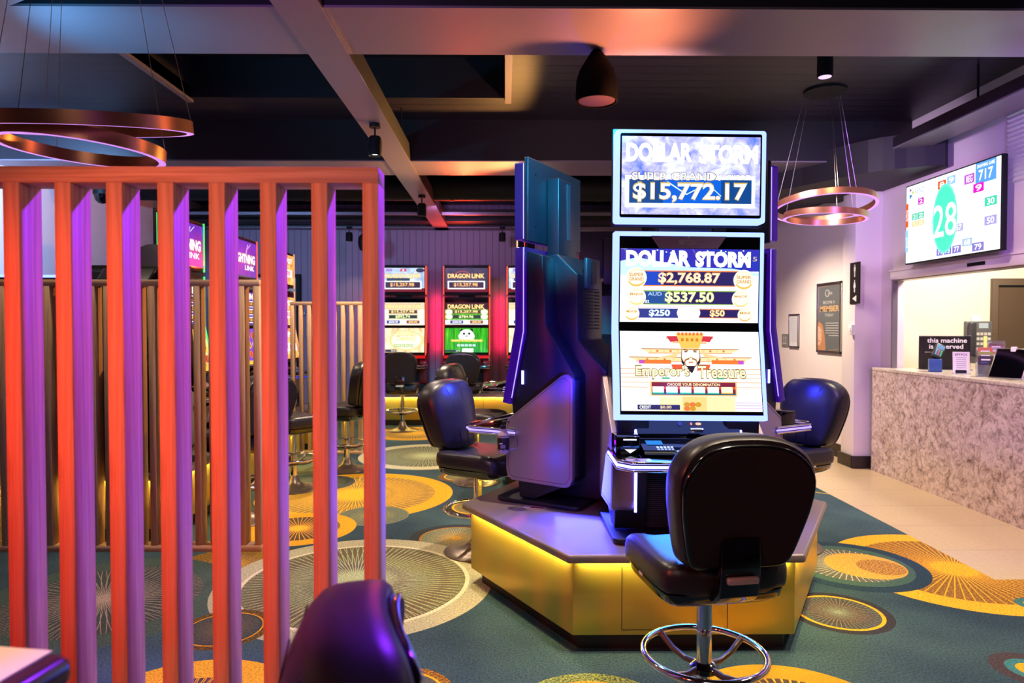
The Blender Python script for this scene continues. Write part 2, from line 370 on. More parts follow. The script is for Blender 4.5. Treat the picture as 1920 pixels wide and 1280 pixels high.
# ---- flat artwork on a screen, sign or label: fractions of the width and height, y down
_tc = {}
def text_mesh(s_, bold):
    k = (s_, bold)
    if k in _tc: return _tc[k]
    cu = bpy.data.curves.new('lettering', 'FONT'); cu.body = s_; cu.offset = bold; cu.resolution_u = 3
    o = bpy.data.objects.new('lettering', cu); COL.objects.link(o)
    dg = bpy.context.evaluated_depsgraph_get(); me = bpy.data.meshes.new_from_object(o.evaluated_get(dg))
    vs = [(q.co.x, q.co.y) for q in me.vertices]; fs = [list(q.vertices) for q in me.polygons]
    bpy.data.objects.remove(o); bpy.data.curves.remove(cu); bpy.data.meshes.remove(me)
    if not vs: vs = [(0, 0), (1, 0), (1, 1)]; fs = []
    x0 = min(q[0] for q in vs); x1 = max(q[0] for q in vs); y0 = min(q[1] for q in vs); y1 = max(q[1] for q in vs)
    vs = [((q[0] - x0) / max(1e-6, x1 - x0), (q[1] - y0) / max(1e-6, y1 - y0)) for q in vs]
    _tc[k] = (vs, fs); return _tc[k]
class Art:
    """artwork on a plane of width w, height h; T maps (u right, outward -y, v up), origin bottom left"""
    def __init__(s, w, h, T=None, step=0.00012, mb=None): s.w = w; s.h = h; s.T = T; s.mb = mb or MB(); s.k = 1; s.st = step
    def P(s, x, y, d=None): return Vector((x * s.w, -(s.k if d is None else d) * s.st, (1 - y) * s.h))
    def poly(s, pts, m):
        a = sum(pts[i][0] * pts[(i + 1) % len(pts)][1] - pts[(i + 1) % len(pts)][0] * pts[i][1] for i in range(len(pts)))
        if a > 0: pts = pts[::-1]
        s.mb.add([s.P(*q) for q in pts], [list(range(len(pts)))], m, False, s.T); s.k += 1
    def rect(s, x0, y0, x1, y1, m): s.poly([(x0, y0), (x1, y0), (x1, y1), (x0, y1)], m)
    def oval(s, cx, cy, rx, ry, m, n=20, a0=0, a1=360):
        s.poly([(cx + rx * math.cos(math.radians(a0 + (a1 - a0) * i / n)), cy + ry * math.sin(math.radians(a0 + (a1 - a0) * i / n))) for i in range(n if a1 - a0 == 360 else n + 1)], m)
    def txt(s, t, x0, y0, x1, y1, m, bold=0.0, outline=None, ow=0.03, slant=0.0):
        if outline:
            ex = (x1 - x0) * 0.01 + ow * 0.25; ey = (y1 - y0) * 0.08
            s.txt(t, x0 - ex * .3, y0 - ey, x1 + ex * .3, y1 + ey, outline, bold + ow * .7)
        vs, fs = text_mesh(t, bold)
        V = [s.P(x0 + (x1 - x0) * q[0] + slant * q[1], y1 + (y0 - y1) * q[1]) for q in vs]
        s.mb.add(V, fs, m, False, s.T); s.k += 1
    def line(s, x0, y0, x1, y1, t, m):
        dx = (x1 - x0) * s.w; dy = (y1 - y0) * s.h; L = math.hypot(dx, dy); nx = -dy / L * t / 2 / s.w; ny = dx / L * t / 2 / s.h
        s.poly([(x0 + nx, y0 + ny), (x1 + nx, y1 + ny), (x1 - nx, y1 - ny), (x0 - nx, y0 - ny)], m)
def mottled(name, stops, sc=6, es=1.0, sv=(1, 1, 1), det=4):
    if name in M: return M[name]
    m = mat(name, (4, 4, 6), 0.3, em=(255, 255, 255), es=es); x = NX(m)
    c = x.ramp(x.noise(x.scale(x.pos('Object'), sv), sc, det, 0.65, 0.8), stops); x.l.new(c, x.b.inputs['Emission Color']); return m

# ------------------------------------------------------------------ room shell
def shell_box(name, *a, **k): return struct(box(*a, **k).build(name))
fl = struct(MB().box(-6.5, 2.905, -2.5, 11.6, -0.1, 0, carpet).box(2.905, 6.5, -2.5, 3.99, -0.1, 0, carpet).build('floor'))
struct(box(2.905, 7.0, 3.99, 11.6, -0.1, 0.0, tile).build('trim_1'))
bpy.data.objects['trim_1'].name = 'floor_tiles'
shell_box('wall_back', -6.5, 4.2, 11.3, 11.5, 0, 3.7, boards)
shell_box('wall_left', -5.2, -5.0, -2.5, 11.3, 0, 3.7, wall_white)
XW = 3.97
# right wall: far stretch, pier, stretch round the serving hatch
o = MB(); o.box(3.84, 4.1, 7.44, 11.3, 0, 3.7, wall_white)
o.box(3.69, 4.1, 7.17, 7.44, 0, 3.7, wall_white, bev=0.004)
struct(o.build('wall_right'))
o = MB(); o.box(XW, XW + .13, 6.98, 7.17, 0, 3.7, wall_white); o.box(XW, XW + .13, 1.5, 6.98, 2.06, 3.7, wall_white); o.box(XW, XW + .13, 1.5, 6.98, 0, 1.0, wall_white)
struct(o.build('wall_hatch'))
shell_box('wall_office', 4.1, 9.5, 7.62, 7.75, 0, 3.5, cream)
shell_box('wall_office_side', 9.4, 9.5, 1.5, 7.62, 0, 3.5, cream)
shell_box('ceiling_office', 4.1, 9.5, 1.5, 7.62, 3.3, 3.4, cream)
# dark baseboards
o = MB(); o.box(3.815, 3.84, 7.44, 11.3, 0, .13, kick, bev=.004); o.box(3.83, 3.842, 7.44, 11.3, .13, .15, kick)
o.box(3.665, 3.69, 7.15, 7.465, 0, .13, kick, bev=.004); o.box(3.665, 3.97, 7.145, 7.17, 0, .13, kick, bev=.004); struct(o.build('baseboard_right'))
# ceiling
o = MB(); o.box(-5, -2.75, -2.5, 11.3, 3.5, 3.6, ceil_m); o.box(0.0, 4.1, -2.5, 11.3, 3.5, 3.6, ceil_m); o.box(-2.75, 0, 6.05, 11.3, 3.5, 3.6, ceil_m)
o.box(-2.75, 0, -2.5, 3.4, 3.5, 3.6, ceil_m); struct(o.build('ceiling'))
o = MB(); o.box(-2.75, 0, 3.4, 6.05, 3.85, 3.9, ceil_flat); o.box(-2.77, -2.75, 3.4, 6.05, 3.5, 3.85, ceil_flat); o.box(0, .02, 3.4, 6.05, 3.5, 3.85, beam_m)
o.box(-2.75, 0, 6.03, 6.05, 3.5, 3.85, ceil_flat); struct(o.build('ceiling_recess'))
o = MB(); o.box(-.0, .055, 3.9, 6.1, 3.475, 3.5, beam_m); o.box(-2.80, -2.75, 3.9, 6.1, 3.475, 3.5, beam_m); struct(o.build('trim_1'))
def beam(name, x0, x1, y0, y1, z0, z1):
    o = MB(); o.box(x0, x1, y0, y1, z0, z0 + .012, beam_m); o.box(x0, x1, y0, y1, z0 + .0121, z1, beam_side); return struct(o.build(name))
beam('trim_2', -5, 4.1, 3.47, 4.06, 3.10, 3.5)
beam('trim_3', -5, 4.1, 6.66, 7.27, 3.10, 3.5)
beam('trim_4', -1.145, -0.915, 0.8, 11.3, 3.085, 3.25)
beam('trim_5', 3.50, 3.78, 1.0, 11.0, 3.10, 3.20)
beam('trim_6', -5, 3.84, 11.0, 11.3, 3.085, 3.2)
# angled soffit at the near left corner
o = MB(); c0 = W(35, 22, Z=3.1); c1 = W(90, -2, Z=3.1); dd = (c1 - c0).normalized()
q = c0 + dd * 2.2
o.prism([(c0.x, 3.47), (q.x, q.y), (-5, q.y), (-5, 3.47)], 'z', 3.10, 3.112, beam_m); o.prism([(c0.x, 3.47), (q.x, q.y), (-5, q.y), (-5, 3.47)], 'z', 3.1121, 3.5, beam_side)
struct(o.build('trim_7'))
# dark bulkheads and ducts
o = MB(); o.prism(smooth_loop([(2.75, 7.3), (3.0, 6.9), (3.35, 6.3), (3.6, 6.12), (3.96, 6.1), (3.96, 7.6), (3.6, 7.9), (2.75, 7.9)], 3), 'z', 2.92, 3.22, ceil_flat); struct(o.build('trim_8'))
o = MB(); o.box(2.2, 3.84, 7.45, 11.0, 2.98, 3.5, ceil_flat); struct(o.build('trim_9'))
o = MB(); o.box(-5, 2.2, 10.55, 10.9, 3.12, 3.3, ceil_flat); o.box(-5, 2.2, 9.95, 10.0, 3.12, 3.16, beam_m); struct(o.build('trim_10'))
o = MB(); o.tube([(-4.9, 8.9, 3.3), (3.0, 8.9, 3.3)], .17, blackm, 24)
for k in range(8): o.tube([(-4.5 + k * .95, 8.9, 3.3), (-4.46 + k * .95, 8.9, 3.3)], .178, blackm, 24)
tag(o.build('air_duct'), 'long round black air duct running across under the far ceiling', 'duct')
# suspension rods
for i, (px, py, Y, zt, lb) in enumerate(((1790, 205, 5.2, 3.2, 'thin black hanger rod over the suspended beam on the right'),
                                (711, 185, 4.55, 3.25, 'thin hanger rod of the long ceiling beam, nearer one above the slatted screen'),
                                (792, 315, 6.3, 3.25, 'thin hanger rod of the long ceiling beam, farther one'))):
    p = W(px, py, Y=Y); xx = 3.6 if i == 0 else -0.95
    tag(box(-.006, .006, -.006, .006, 0, 3.5 - zt, blackm).build('hanger_rod', loc=(xx, Y, zt)), lb, 'rod')

# ------------------------------------------------------------------ slatted timber screens
def screen(label, x1, n, pitch, y, top, wd=.042, dp=.09, posts_to_floor=True):
    t = thing('slatted_timber_screen', label, 'screen', (x1, y, 0), 0)
    L = (n - 1) * pitch + wd
    box(-L, 0, 0, dp, top - wd, top, oak_h, bev=.0015, seg=1).build('top_rail', t)
    box(-L, 0, 0, dp, 0, wd, oak_h, bev=.0015, seg=1).build('bottom_rail', t)
    s0 = box(-wd, 0, 0, dp, wd, top - wd, oak, bev=.0015, seg=1).build('slat', t)
    for i in range(1, n):
        c = s0.copy(); COL.objects.link(c); c.parent = t; c.location = (-i * pitch, 0, 0)
    return t
p = W(710, 500, Y=1.8)
screen('tall slatted timber screen in the foreground, lit orange and violet', p.x, 11, .1337, 1.8, 1.918)
p = W(487, 700, Y=4.54)
screen('lower slatted timber screen behind the tall one, beside the gold plinth at left', p.x, 24, .0986, 4.54, 1.81)
p = W(678, 700, Y=8.0)
screen('farthest slatted timber screen near the back wall, behind two bar chairs', p.x, 9, .0986, 8.0, 1.79, dp=.07)

# ------------------------------------------------------------------ chair
def make_chair():
    t = thing('gaming_chair', 'x', 'chair')
    half = [(0, .452), (.08, .449), (.15, .434), (.205, .398), (.238, .345), (.243, .29), (.234, .21), (.212, .11), (.194, .045), (.172, .012), (.12, .0), (.05, -.003)]
    outl = smooth_loop(half + [(-a, b) for a, b in half[::-1][:-1]] , 3)
    outl = [(a, b + .69) for a, b in outl]
    def bend(q, yo=0.0):
        x_, y_, z_ = q; h = z_ - .69
        return (x_, y_ - 1.15 * x_ * x_ * 0.9 - .17 * h - .10 * max(0, h - .3) ** 1.2 + 0, z_)
    # +y is forward; back sits at y = -0.2
    fr = MB().pillow(outl, [(.86, -.215), (.95, -.208), (.992, -.192), (1.0, -.165), (1.0, -.13), (.992, -.112), (.965, -.096), (.90, -.084), (.7, -.072), (.35, -.066)], leather, bend)
    f = fr.build('backrest', t, recalc=True)
    # seams and buttons on the front of the cushion
    sm = MB()
    for sx in (-1, 0, 1):
        pts = []
        for i in range(10):
            z_ = .72 + i * .042; xx = sx * (.07 + .06 * (i / 9) ** 2)
            if sx == 0 and i not in range(0, 10): continue
            pts.append(bend((xx, -.069 if abs(xx) < .1 else -.073, z_)))
        sm.tube(pts, .0016, shell, 5)
    sm.build('seam', f)
    out2 = [(a * .91, .69 + (b - .69) * .91 + .008) for a, b in outl]
    sh = MB().pillow(out2, [(.9, -.240), (.985, -.236), (1.0, -.225), (1.0, -.205)], fabric, bend).build('back_shell', t, recalc=True)
    rim = MB(); rim.tube([bend((a, -.226, b)) for a, b in out2], .009, shell, 8, True); rim.build('rim', sh)
    # seat
    so = smooth_loop([(-.235, -.14), (-.24, .05), (-.235, .2), (-.2, .265), (-.1, .285), (.1, .285), (.2, .265), (.235, .2), (.24, .05), (.235, -.14), (.2, -.19), (.1, -.2), (-.1, -.2), (-.2, -.19)], 3)
    def lay(q): return (q[0], q[2], q[1] - max(0, q[2] - .12) ** 2 * 1.1 + (.012 if abs(q[0]) > .16 else 0))
    MB().pillow(so, [(.93, .575), (.985, .585), (1.0, .605), (1.0, .64), (.985, .662), (.93, .676), (.75, .68), (.4, .672)], leather, lay).build('seat', t, recalc=True)
    MB().pillow([(a * .95, b * .95) for a, b in so], [(.6, .525), (.85, .535), (.97, .555), (1.0, .585)], shell, lambda q: (q[0], q[2], q[1])).build('seat_shell', t, recalc=True)
    MB().prism([(-.10, .56), (-.22, .565), (-.262, .60), (-.275, .70), (-.27, .80), (-.25, .80), (-.245, .70), (-.23, .62), (-.10, .59)], 'x', -.07, .07, shell, bev=.004).build('back_bracket', t)
    box(-.055, .055, -.292, -.272, .652, .676, mat('handle_grey', (176, 170, 164), .3, .25), bev=.006).build('pull_handle', t)['label'] = 'small brushed metal handle'
    MB().lathe([(.028, .03), (.028, .53)], chrome, 24).build('pole', t)
    fr = MB(); fr.ring(.222, .0125, chrome, (0, 0, .29), 56, 12); fo = fr.build('foot_ring', t)
    sp = MB(); sp.lathe([(.03, .225), (.05, .225), (.052, .245), (.03, .26)], shell, 20)
    for a in (25, 115, 205, 295):
        c, s_ = math.cos(math.radians(a)), math.sin(math.radians(a))
        pts = [(c * r, s_ * r, z) for r, z in ((.04, .24), (.09, .236), (.15, .25), (.2, .278), (.222, .29))]
        sp.tube(pts, [.012, .012, .011, .011, .014], bronze, 8)
    sp.build('ring_spokes', fo)
    MB().lathe([(0.225, 0.0), (.228, .006), (.222, .012), (.16, .022), (.10, .034), (.055, .07), (.04, .12), (.034, .13), (.0, .13)], bronze, 40).build('base', t)
    tg = box(-.236, -.232, .02, .05, .585, .60, white_pl).build('tag', t); tg['label'] = 'small white tag'
    return t
chair0 = make_chair()
def place_chair(x_, y_, face, label, lift=0, first=[True]):
    """face: heading in degrees, 0 = +y, positive turns to the left"""
    t = chair0 if first[0] else copy_tree(chair0); first[0] = False
    t.location = (x_, y_, lift); t.rotation_euler = (0, 0, math.radians(face)); t['label'] = label; t['group'] = 'black swivel chairs at the gaming machines'
    return t
place_chair(.738, 2.50, 9, 'black swivel chair seen from behind, in front of the middle machine, nearest in full view')
place_chair(-.18, 4.53, -122, 'black swivel chair with its cushion lit blue, left of the gold hexagonal plinth')
place_chair(1.93, 4.62, 118, 'black swivel chair with deep blue light on it, right of the middle machines')
fc = place_chair(-.47, 1.0, 104, 'blurred black chair back in the bottom foreground below the slatted screen')
for k in kids(fc):
    if not k.name.startswith(('base', 'pole', 'foot_ring')): k.location.z -= .075
place_chair(-.28, 6.55, -105, 'black chair with pale shine on its top, partly hidden behind the blue lit chair')
p = W(755, 803, Y=9.85); place_chair(p.x, 9.85, 0, 'far black chair at the back wall, in front of the white and gold machine')
p = W(873, 803, Y=9.85); place_chair(p.x, 9.85, -4, 'far black chair at the back wall, in front of the green panda machine')
place_chair(-1.95, 6.3, -38, 'black chair seen between the last two tall slats, turned away from the left row')
place_chair(-1.66, 7.15, 70, 'black chair glimpsed just left of the tall screen end post, beside the farthest screen')
place_chair(-2.02, 5.3, 60, 'black chair behind the lower slatted screen in front of the green trimmed machine')

# ------------------------------------------------------------------ gaming machine
def quad(a, b): return a
def art_T(x0, y0, z0, tilt=0.0):
    """bottom-left corner of the art plane in machine coordinates; tilt leans the top backwards"""
    return Matrix.Translation((x0, y0, z0)) @ Matrix.Rotation(-tilt, 4, 'X')
PZ = .47
wh = emat((255, 255, 255), 1.15)
def art_ds_top(A):
    bg = mottled('storm_sky', [(0.3, (70, 110, 240)), (0.5, (176, 176, 250)), (0.68, (238, 244, 255))], 9, 1.15)
    A.rect(0, 0, 1, 1, bg)
    A.txt('DOLLAR', .03, .08, .51, .33, wh, .055); A.txt('STORM', .555, .10, .985, .345, wh, .055)
    A.line(.60, .35, .66, .05, .008, wh)
    A.rect(.025, .50, .965, .91, wh)
    A.rect(.055, .55, .94, .855, emat((16, 70, 138), 1.0)); A.rect(.30, .55, .72, .855, emat((10, 96, 215), 1.0))
    go = emat((96, 84, 90), 1.0)
    A.txt('SUPER GRAND', .075, .46, .68, .56, wh, .01, go, .05); A.txt('JACKPOT', .70, .485, .93, .56, wh, .02, go, .02)
    A.line(.33, .58, .47, .74, .006, emat((200, 230, 255), 1.2)); A.line(.47, .74, .62, .60, .005, emat((200, 230, 255), 1.2)); A.line(.62, .60, .72, .76, .004, emat((200, 230, 255), 1.2))
    A.txt('$15,772.17', .085, .60, .905, .835, wh, .02, emat((206, 176, 96), 1.0), .03)
def coin(A, cx, cy, r, t='', c=(232, 186, 80)):
    a = A.w / A.h; A.oval(cx, cy, r, r * a, emat((255, 255, 250), 1.15)); A.oval(cx, cy, r * .9, r * .9 * a, emat((255, 244, 200), 1.0))
    A.oval(cx, cy + r * .1 * a, r * .86, r * .75 * a, emat(c, 1.0), 16, 20, 160); A.oval(cx, cy, r * .8, r * .68 * a, emat((255, 248, 222), 1.05))
    if t:
        n = len(t)
        for i, w_ in enumerate(t): A.txt(w_, cx - r * .7, cy - r * a * .45 + i * r * a * .42, cx + r * .7, cy - r * a * .12 + i * r * a * .42, emat((206, 140, 40), 1.0), .02)
def art_ds_mid(A):
    A.rect(0, 0, 1, 1, mottled('storm_pale', [(0.35, (250, 236, 226)), (0.55, (255, 255, 255))], 5, 1.1))
    A.rect(0, 0, 1, .30, mottled('storm_night', [(0.3, (20, 60, 190)), (0.6, (60, 40, 170)), (0.75, (150, 190, 255))], 9, 1.0))
    A.poly([(0, .17), (.12, .12), (.3, .18), (.5, .25), (.8, .26), (1, .32), (1, .36), (0, .36)], emat((190, 225, 255), 1.1))
    for k in range(14): A.oval(.17 + .04 * k * .8 + (0.3 if k > 6 else 0), .02 + (abs(k - 3) % 5) * .012, .006, .009, wh, 8)
    A.txt('DOLLAR', .04, .02, .505, .245, wh, .06); A.txt('STORM', .54, .03, .94, .25, wh, .06); A.line(.56, .25, .63, .02, .008, wh)
    A.txt('5', .955, .10, .985, .16, emat((240, 210, 120), 1)); 
    og = emat((236, 130, 60), 1.0); nv = emat((44, 34, 96), 1.0)
    A.rect(.14, .295, .87, .51, og); A.rect(.14, .31, .87, .495, nv); A.rect(.14, .31, .3, .495, emat((30, 70, 190), 1))
    A.txt('$2,768.87', .275, .325, .72, .48, emat((255, 226, 190), 1.05), .025, emat((226, 140, 60), 1), .03)
    A.rect(.15, .565, .86, .76, emat((150, 190, 90), 1)); A.rect(.15, .58, .86, .748, nv); A.rect(.18, .58, .35, .748, emat((40, 80, 150), 1))
    A.txt('AUD', .2, .59, .3, .64, emat((170, 200, 255), 1), .02); A.txt('$2', .18, .70, .21, .74, wh, .02)
    A.txt('$537.50', .325, .59, .675, .735, emat((255, 255, 200), 1.05), .025, emat((196, 200, 60), 1), .03)
    A.rect(.13, .815, .42, .94, emat((54, 60, 140), 1)); A.rect(.57, .815, .87, .94, og); A.rect(.57, .825, .87, .93, nv)
    A.txt('$250', .21, .83, .36, .925, emat((235, 245, 255), 1.05), .03, emat((110, 170, 220), 1), .03)
    A.txt('$50', .65, .83, .755, .925, emat((255, 226, 170), 1.05), .03, emat((226, 150, 60), 1), .03)
    A.oval(.495, .87, .085, .11, wh)
    coin(A, .115, .395, .075, ['SUPER', 'GRAND']); coin(A, .89, .42, .075, ['SUPER', 'GRAND']); coin(A, .118, .66, .067, ['MAJOR'], (240, 220, 130)); coin(A, .87, .68, .065, ['MAJOR'], (240, 220, 130))
    coin(A, .085, .885, .055, ['MINOR']); coin(A, .9, .895, .052, ['MINI'])
    for y_ in (.775, .80, .97): A.rect(.12, y_, .9, y_ + .006, emat((220, 170, 190), 1))
def art_ds_low(A):
    A.rect(0, 0, 1, 1, mottled('palace_pale', [(0.3, (255, 236, 206)), (0.5, (255, 253, 246)), (0.7, (255, 255, 255))], 4, 1.15))
    tan = emat((240, 200, 140), 1.05); og = emat((232, 120, 50), 1.0); rd = emat((206, 50, 70), 1.0); br = emat((172, 110, 50), 1)
    for y_ in (.47, .53, .58, .64, .70):
        A.rect(0, y_, .2, y_ + .008, emat((226, 160, 110), 1)); A.rect(.82, y_, 1, y_ + .008, emat((226, 160, 110), 1))
    for (xa, xb, y_, hh) in ((.33, .67, .085, .06), (.15, .85, .225, .05), (.06, .94, .33, .05)):
        A.poly([(xa, y_), (xb, y_), (xb - .05, y_ + hh), (xa + .05, y_ + hh)], emat((250, 214, 160), 1.1)); A.rect(xa, y_ - .004, xb, y_ + .006, br)
        A.rect(xa + .05, y_ + hh, xb - .05, y_ + hh + .008, og)
        for k in range(12): A.rect(xa + .06 + k * (xb - xa - .13) / 12, y_ + hh * .3, xa + .075 + k * (xb - xa - .13) / 12, y_ + hh * .8, og if k % 2 else tan)
    A.rect(.13, .365, .36, .415, og); A.rect(.65, .365, .88, .415, og); A.rect(.13, .37, .17, .415, emat((190, 80, 190), 1)); A.rect(.84, .37, .88, .415, emat((190, 80, 190), 1))
    for sx in (-1, 1):
        A.poly([(.5 + sx * .06, .06), (.5 + sx * .17, .065), (.5 + sx * .14, .14), (.5 + sx * .06, .12)], rd)
        A.poly([(.5 + sx * .07, .22), (.5 + sx * .12, .29), (.5 + sx * .27, .35), (.5 + sx * .1, .33)], tan)
        A.poly([(.5 + sx * .06, .42), (.5 + sx * .14, .42), (.5 + sx * .13, .48), (.5 + sx * .04, .5)], emat((226, 90, 60), 1))
    A.poly([(.40, .03), (.60, .03), (.58, .14), (.565, .22), (.435, .22), (.42, .14)], emat((236, 190, 90), 1.05))
    for k in range(7): A.oval(.42 + k * .027, .035, .01, .022, og)
    for k in range(4): A.rect(.435 + k * .035, .09, .455 + k * .035, .13, emat((206, 130, 30), 1))
    A.poly([(.435, .24), (.565, .24), (.57, .33), (.56, .40), (.53, .455), (.5, .475), (.47, .455), (.44, .40), (.43, .33)], emat((150, 100, 60), 1))
    A.poly([(.44, .24), (.56, .24), (.563, .33), (.553, .395), (.525, .445), (.5, .46), (.475, .445), (.447, .395), (.437, .33)], emat((255, 246, 222), 1.1))
    dk = emat((40, 26, 46), 1)
    for sx in (-1, 1):
        A.line(.5 + sx * .018, .25, .5 + sx * .055, .232, .006, br); A.oval(.5 + sx * .034, .262, .013, .008, dk); A.line(.5 + sx * .01, .345, .5 + sx * .042, .37, .008, br); A.line(.5 + sx * .042, .37, .5 + sx * .044, .42, .006, br)
        A.poly([(.5 + sx * .045, .40), (.5 + sx * .068, .34), (.5 + sx * .066, .40), (.5 + sx * .05, .44)], dk)
    A.poly([(.47, .44), (.53, .44), (.52, .49), (.505, .535), (.48, .49)], dk); A.line(.49, .33, .51, .33, .004, br); A.line(.485, .395, .515, .395, .006, og)
    A.txt("Emperor's", .105, .44, .485, .60, emat((255, 246, 190), 1.1), .02, emat((120, 84, 30), 1), .05); A.txt('Treasure', .55, .44, .885, .59, emat((255, 246, 190), 1.1), .02, emat((120, 84, 30), 1), .05)
    gn = emat((50, 170, 130), 1); A.rect(.29, .585, .345, .605, gn); A.rect(.68, .585, .73, .605, gn)
    A.rect(.205, .635, .82, .815, emat((250, 190, 120), 1)); A.rect(.215, .645, .81, .80, emat((128, 34, 62), 1)); A.rect(.215, .70, .81, .73, emat((226, 90, 40), 1)); A.rect(.215, .78, .81, .80, emat((30, 90, 110), 1))
    A.txt('CHOOSE YOUR DENOMINATION', .325, .655, .70, .69, emat((255, 236, 180), 1.1), .02)
    for k in range(6): A.rect(.22 + k * .0975, .70, .30 + k * .0975, .785, emat((250, 255, 252) if k < 5 else (255, 240, 200), 1.1)); A.rect(.22 + k * .0975, .77, .30 + k * .0975, .785, emat((90, 220, 190) if k < 5 else (250, 180, 80), 1.0))
    A.rect(.27, .82, .80, 1, emat((255, 226, 170), 1.05)); A.rect(.43, .82, .60, 1, emat((246, 206, 130), 1.05))
    for k in range(5): A.oval(.46 + (k % 3) * .04, .92 + (k // 3) * .05, .022, .03, og if k % 2 else emat((206, 150, 40), 1))
    A.rect(.11, .925, .41, .985, nvm); A.txt('CREDIT', .125, .935, .205, .975, wh, .02); A.txt('$0.00', .27, .935, .35, .975, emat((255, 226, 160), 1), .02)
    for k in range(3): A.rect(.80, .89 + .035 * k, 1, .90 + .035 * k, emat((206, 170, 226), 1))
nvm = emat((44, 40, 100), 1.0)
def art_dl_top(A, light=False):
    A.rect(0, 0, 1, 1, mottled('slate_screen', [(0.4, (60, 56, 78)), (0.7, (90, 80, 110))], 5) if not light else mottled('pale_blue_screen', [(0.35, (140, 176, 220)), (0.6, (226, 238, 255))], 5))
    A.rect(0, .84, 1, 1, emat((110, 24, 34), 1))
    if light: A.rect(.12, .42, .66, .56, emat((50, 70, 90), 1)); A.rect(.44, .03, .58, .15, emat((206, 60, 110), 1)); A.txt('8', .48, .05, .53, .14, wh); A.rect(.1, .03, .25, .14, emat((170, 130, 200), 1)); A.oval(.9, .1, .1, .09, emat((50, 56, 80), 1))
    else: A.oval(.40, .30, .17, .17, emat((220, 90, 60), 1), 16, 180, 360); A.oval(.40, .30, .155, .15, emat((66, 60, 84), 1), 16, 180, 360)
    g = emat((255, 226, 140), 1.1); d = emat((190, 90, 30), 1)
    A.txt('DRAGON', .06, .24, .58, .42, g, .03, d, .03); A.txt('LINK', .62, .24, .92, .42, g, .03, d, .03)
    A.rect(.06, .54, .93, .88, wh); A.rect(.09, .585, .90, .83, emat((60, 44, 70), 1))
    A.txt('GRAND', .3, .53, .48, .59, g, .02); A.txt('$15,257.98', .2, .62, .76, .79, emat((255, 190, 120), 1.1), .03)
def art_dl_mid(A, green=True):
    A.rect(0, 0, 1, 1, emat((60, 30, 40) if green else (240, 214, 180), 1)); A.rect(0, .3, 1, .85, mottled('leaf_screen', [(0.3, (40, 130, 30)), (0.7, (120, 220, 60))], 20) if green else emat((250, 226, 190), 1.05))
    g = emat((255, 232, 150), 1.1); d = emat((190, 90, 30), 1)
    A.txt('DRAGON', .06, .08, .58, .27, g, .03, d, .03); A.txt('LINK', .62, .08, .92, .27, g, .03, d, .03)
    A.rect(.16, .33, .84, .48, emat((96, 56, 50), 1)); A.txt('$15,257.98', .22, .34, .76, .47, g, .03)
    A.rect(.16, .55, .84, .70, emat((40, 60, 60), 1)); A.txt('$784.96' if green else '$892.74', .32, .56, .66, .69, emat((236, 255, 170), 1.1), .03)
    A.rect(.0, .76, 1, .97, emat((240, 240, 235), 1)); A.rect(.12, .79, .42, .92, emat((60, 60, 150), 1)); A.rect(.58, .79, .88, .92, emat((150, 70, 50), 1))
    A.txt('$250.00', .17, .81, .38, .90, wh, .03); A.txt('$50.00', .63, .81, .83, .90, g, .03)
    for cx in (.09, .91):
        for cy in (.41, .62): A.oval(cx, cy, .085, .115, emat((255, 246, 214), 1.1), 14)
def art_dl_low(A, green=True):
    if green:
        A.rect(0, 0, 1, 1, mottled('bamboo_screen', [(0.3, (10, 90, 16)), (0.55, (50, 190, 20)), (0.75, (150, 240, 60))], 5, 1.0, (7, 1, .5)))
        blk = emat((16, 18, 24), 1)
        for sx in (-1, 1): A.oval(.5 + sx * .11, .10, .045, .065, blk, 14)
        A.oval(.5, .34, .19, .22, emat((235, 240, 240), 1.1)); A.oval(.5, .24, .15, .19, wh)
        for sx in (-1, 1): A.oval(.5 + sx * .06, .23, .03, .05, blk, 14)
        A.oval(.5, .33, .025, .025, blk, 12); A.rect(.14, .47, .88, .56, emat((214, 190, 60), 1)); A.txt('HAPPY & PROSPEROUS', .17, .475, .85, .555, emat((250, 240, 150), 1.1), .02)
        A.rect(.26, .64, .74, .78, emat((20, 110, 60), 1)); [A.rect(.28 + k * .09, .66, .355 + k * .09, .76, emat((190, 250, 210), 1)) for k in range(5)]
        A.rect(.40, .84, .66, .99, wh); A.rect(.0, .9, .36, .98, emat((30, 50, 60), 1)); A.txt('$0.00', .26, .91, .35, .97, wh)
    else:
        A.rect(0, 0, 1, 1, mottled('golden_screen', [(0.35, (226, 150, 70)), (0.5, (250, 226, 180)), (0.7, (255, 250, 236))], 4)); A.oval(.58, .5, .4, .42, emat((250, 220, 150), 1)); A.oval(.58, .5, .34, .36, emat((255, 246, 216), 1.1))
        A.txt('Golden', .34, .1, .8, .32, emat((255, 246, 170), 1.1), .02, emat((190, 140, 40), 1), .03); A.txt('Century', .34, .34, .8, .54, emat((255, 246, 170), 1.1), .02, emat((190, 140, 40), 1), .03)
        [A.rect(.3 + k * .09, .66, .375 + k * .09, .78, emat((120, 150, 70), 1)) for k in range(5)]; [A.rect(.31 + k * .09, .68, .365 + k * .09, .76, emat((220, 250, 190), 1)) for k in range(5)]
        A.rect(.1, .88, .36, .98, emat((50, 50, 70), 1)); A.txt('$0.00', .24, .9, .34, .96, wh)
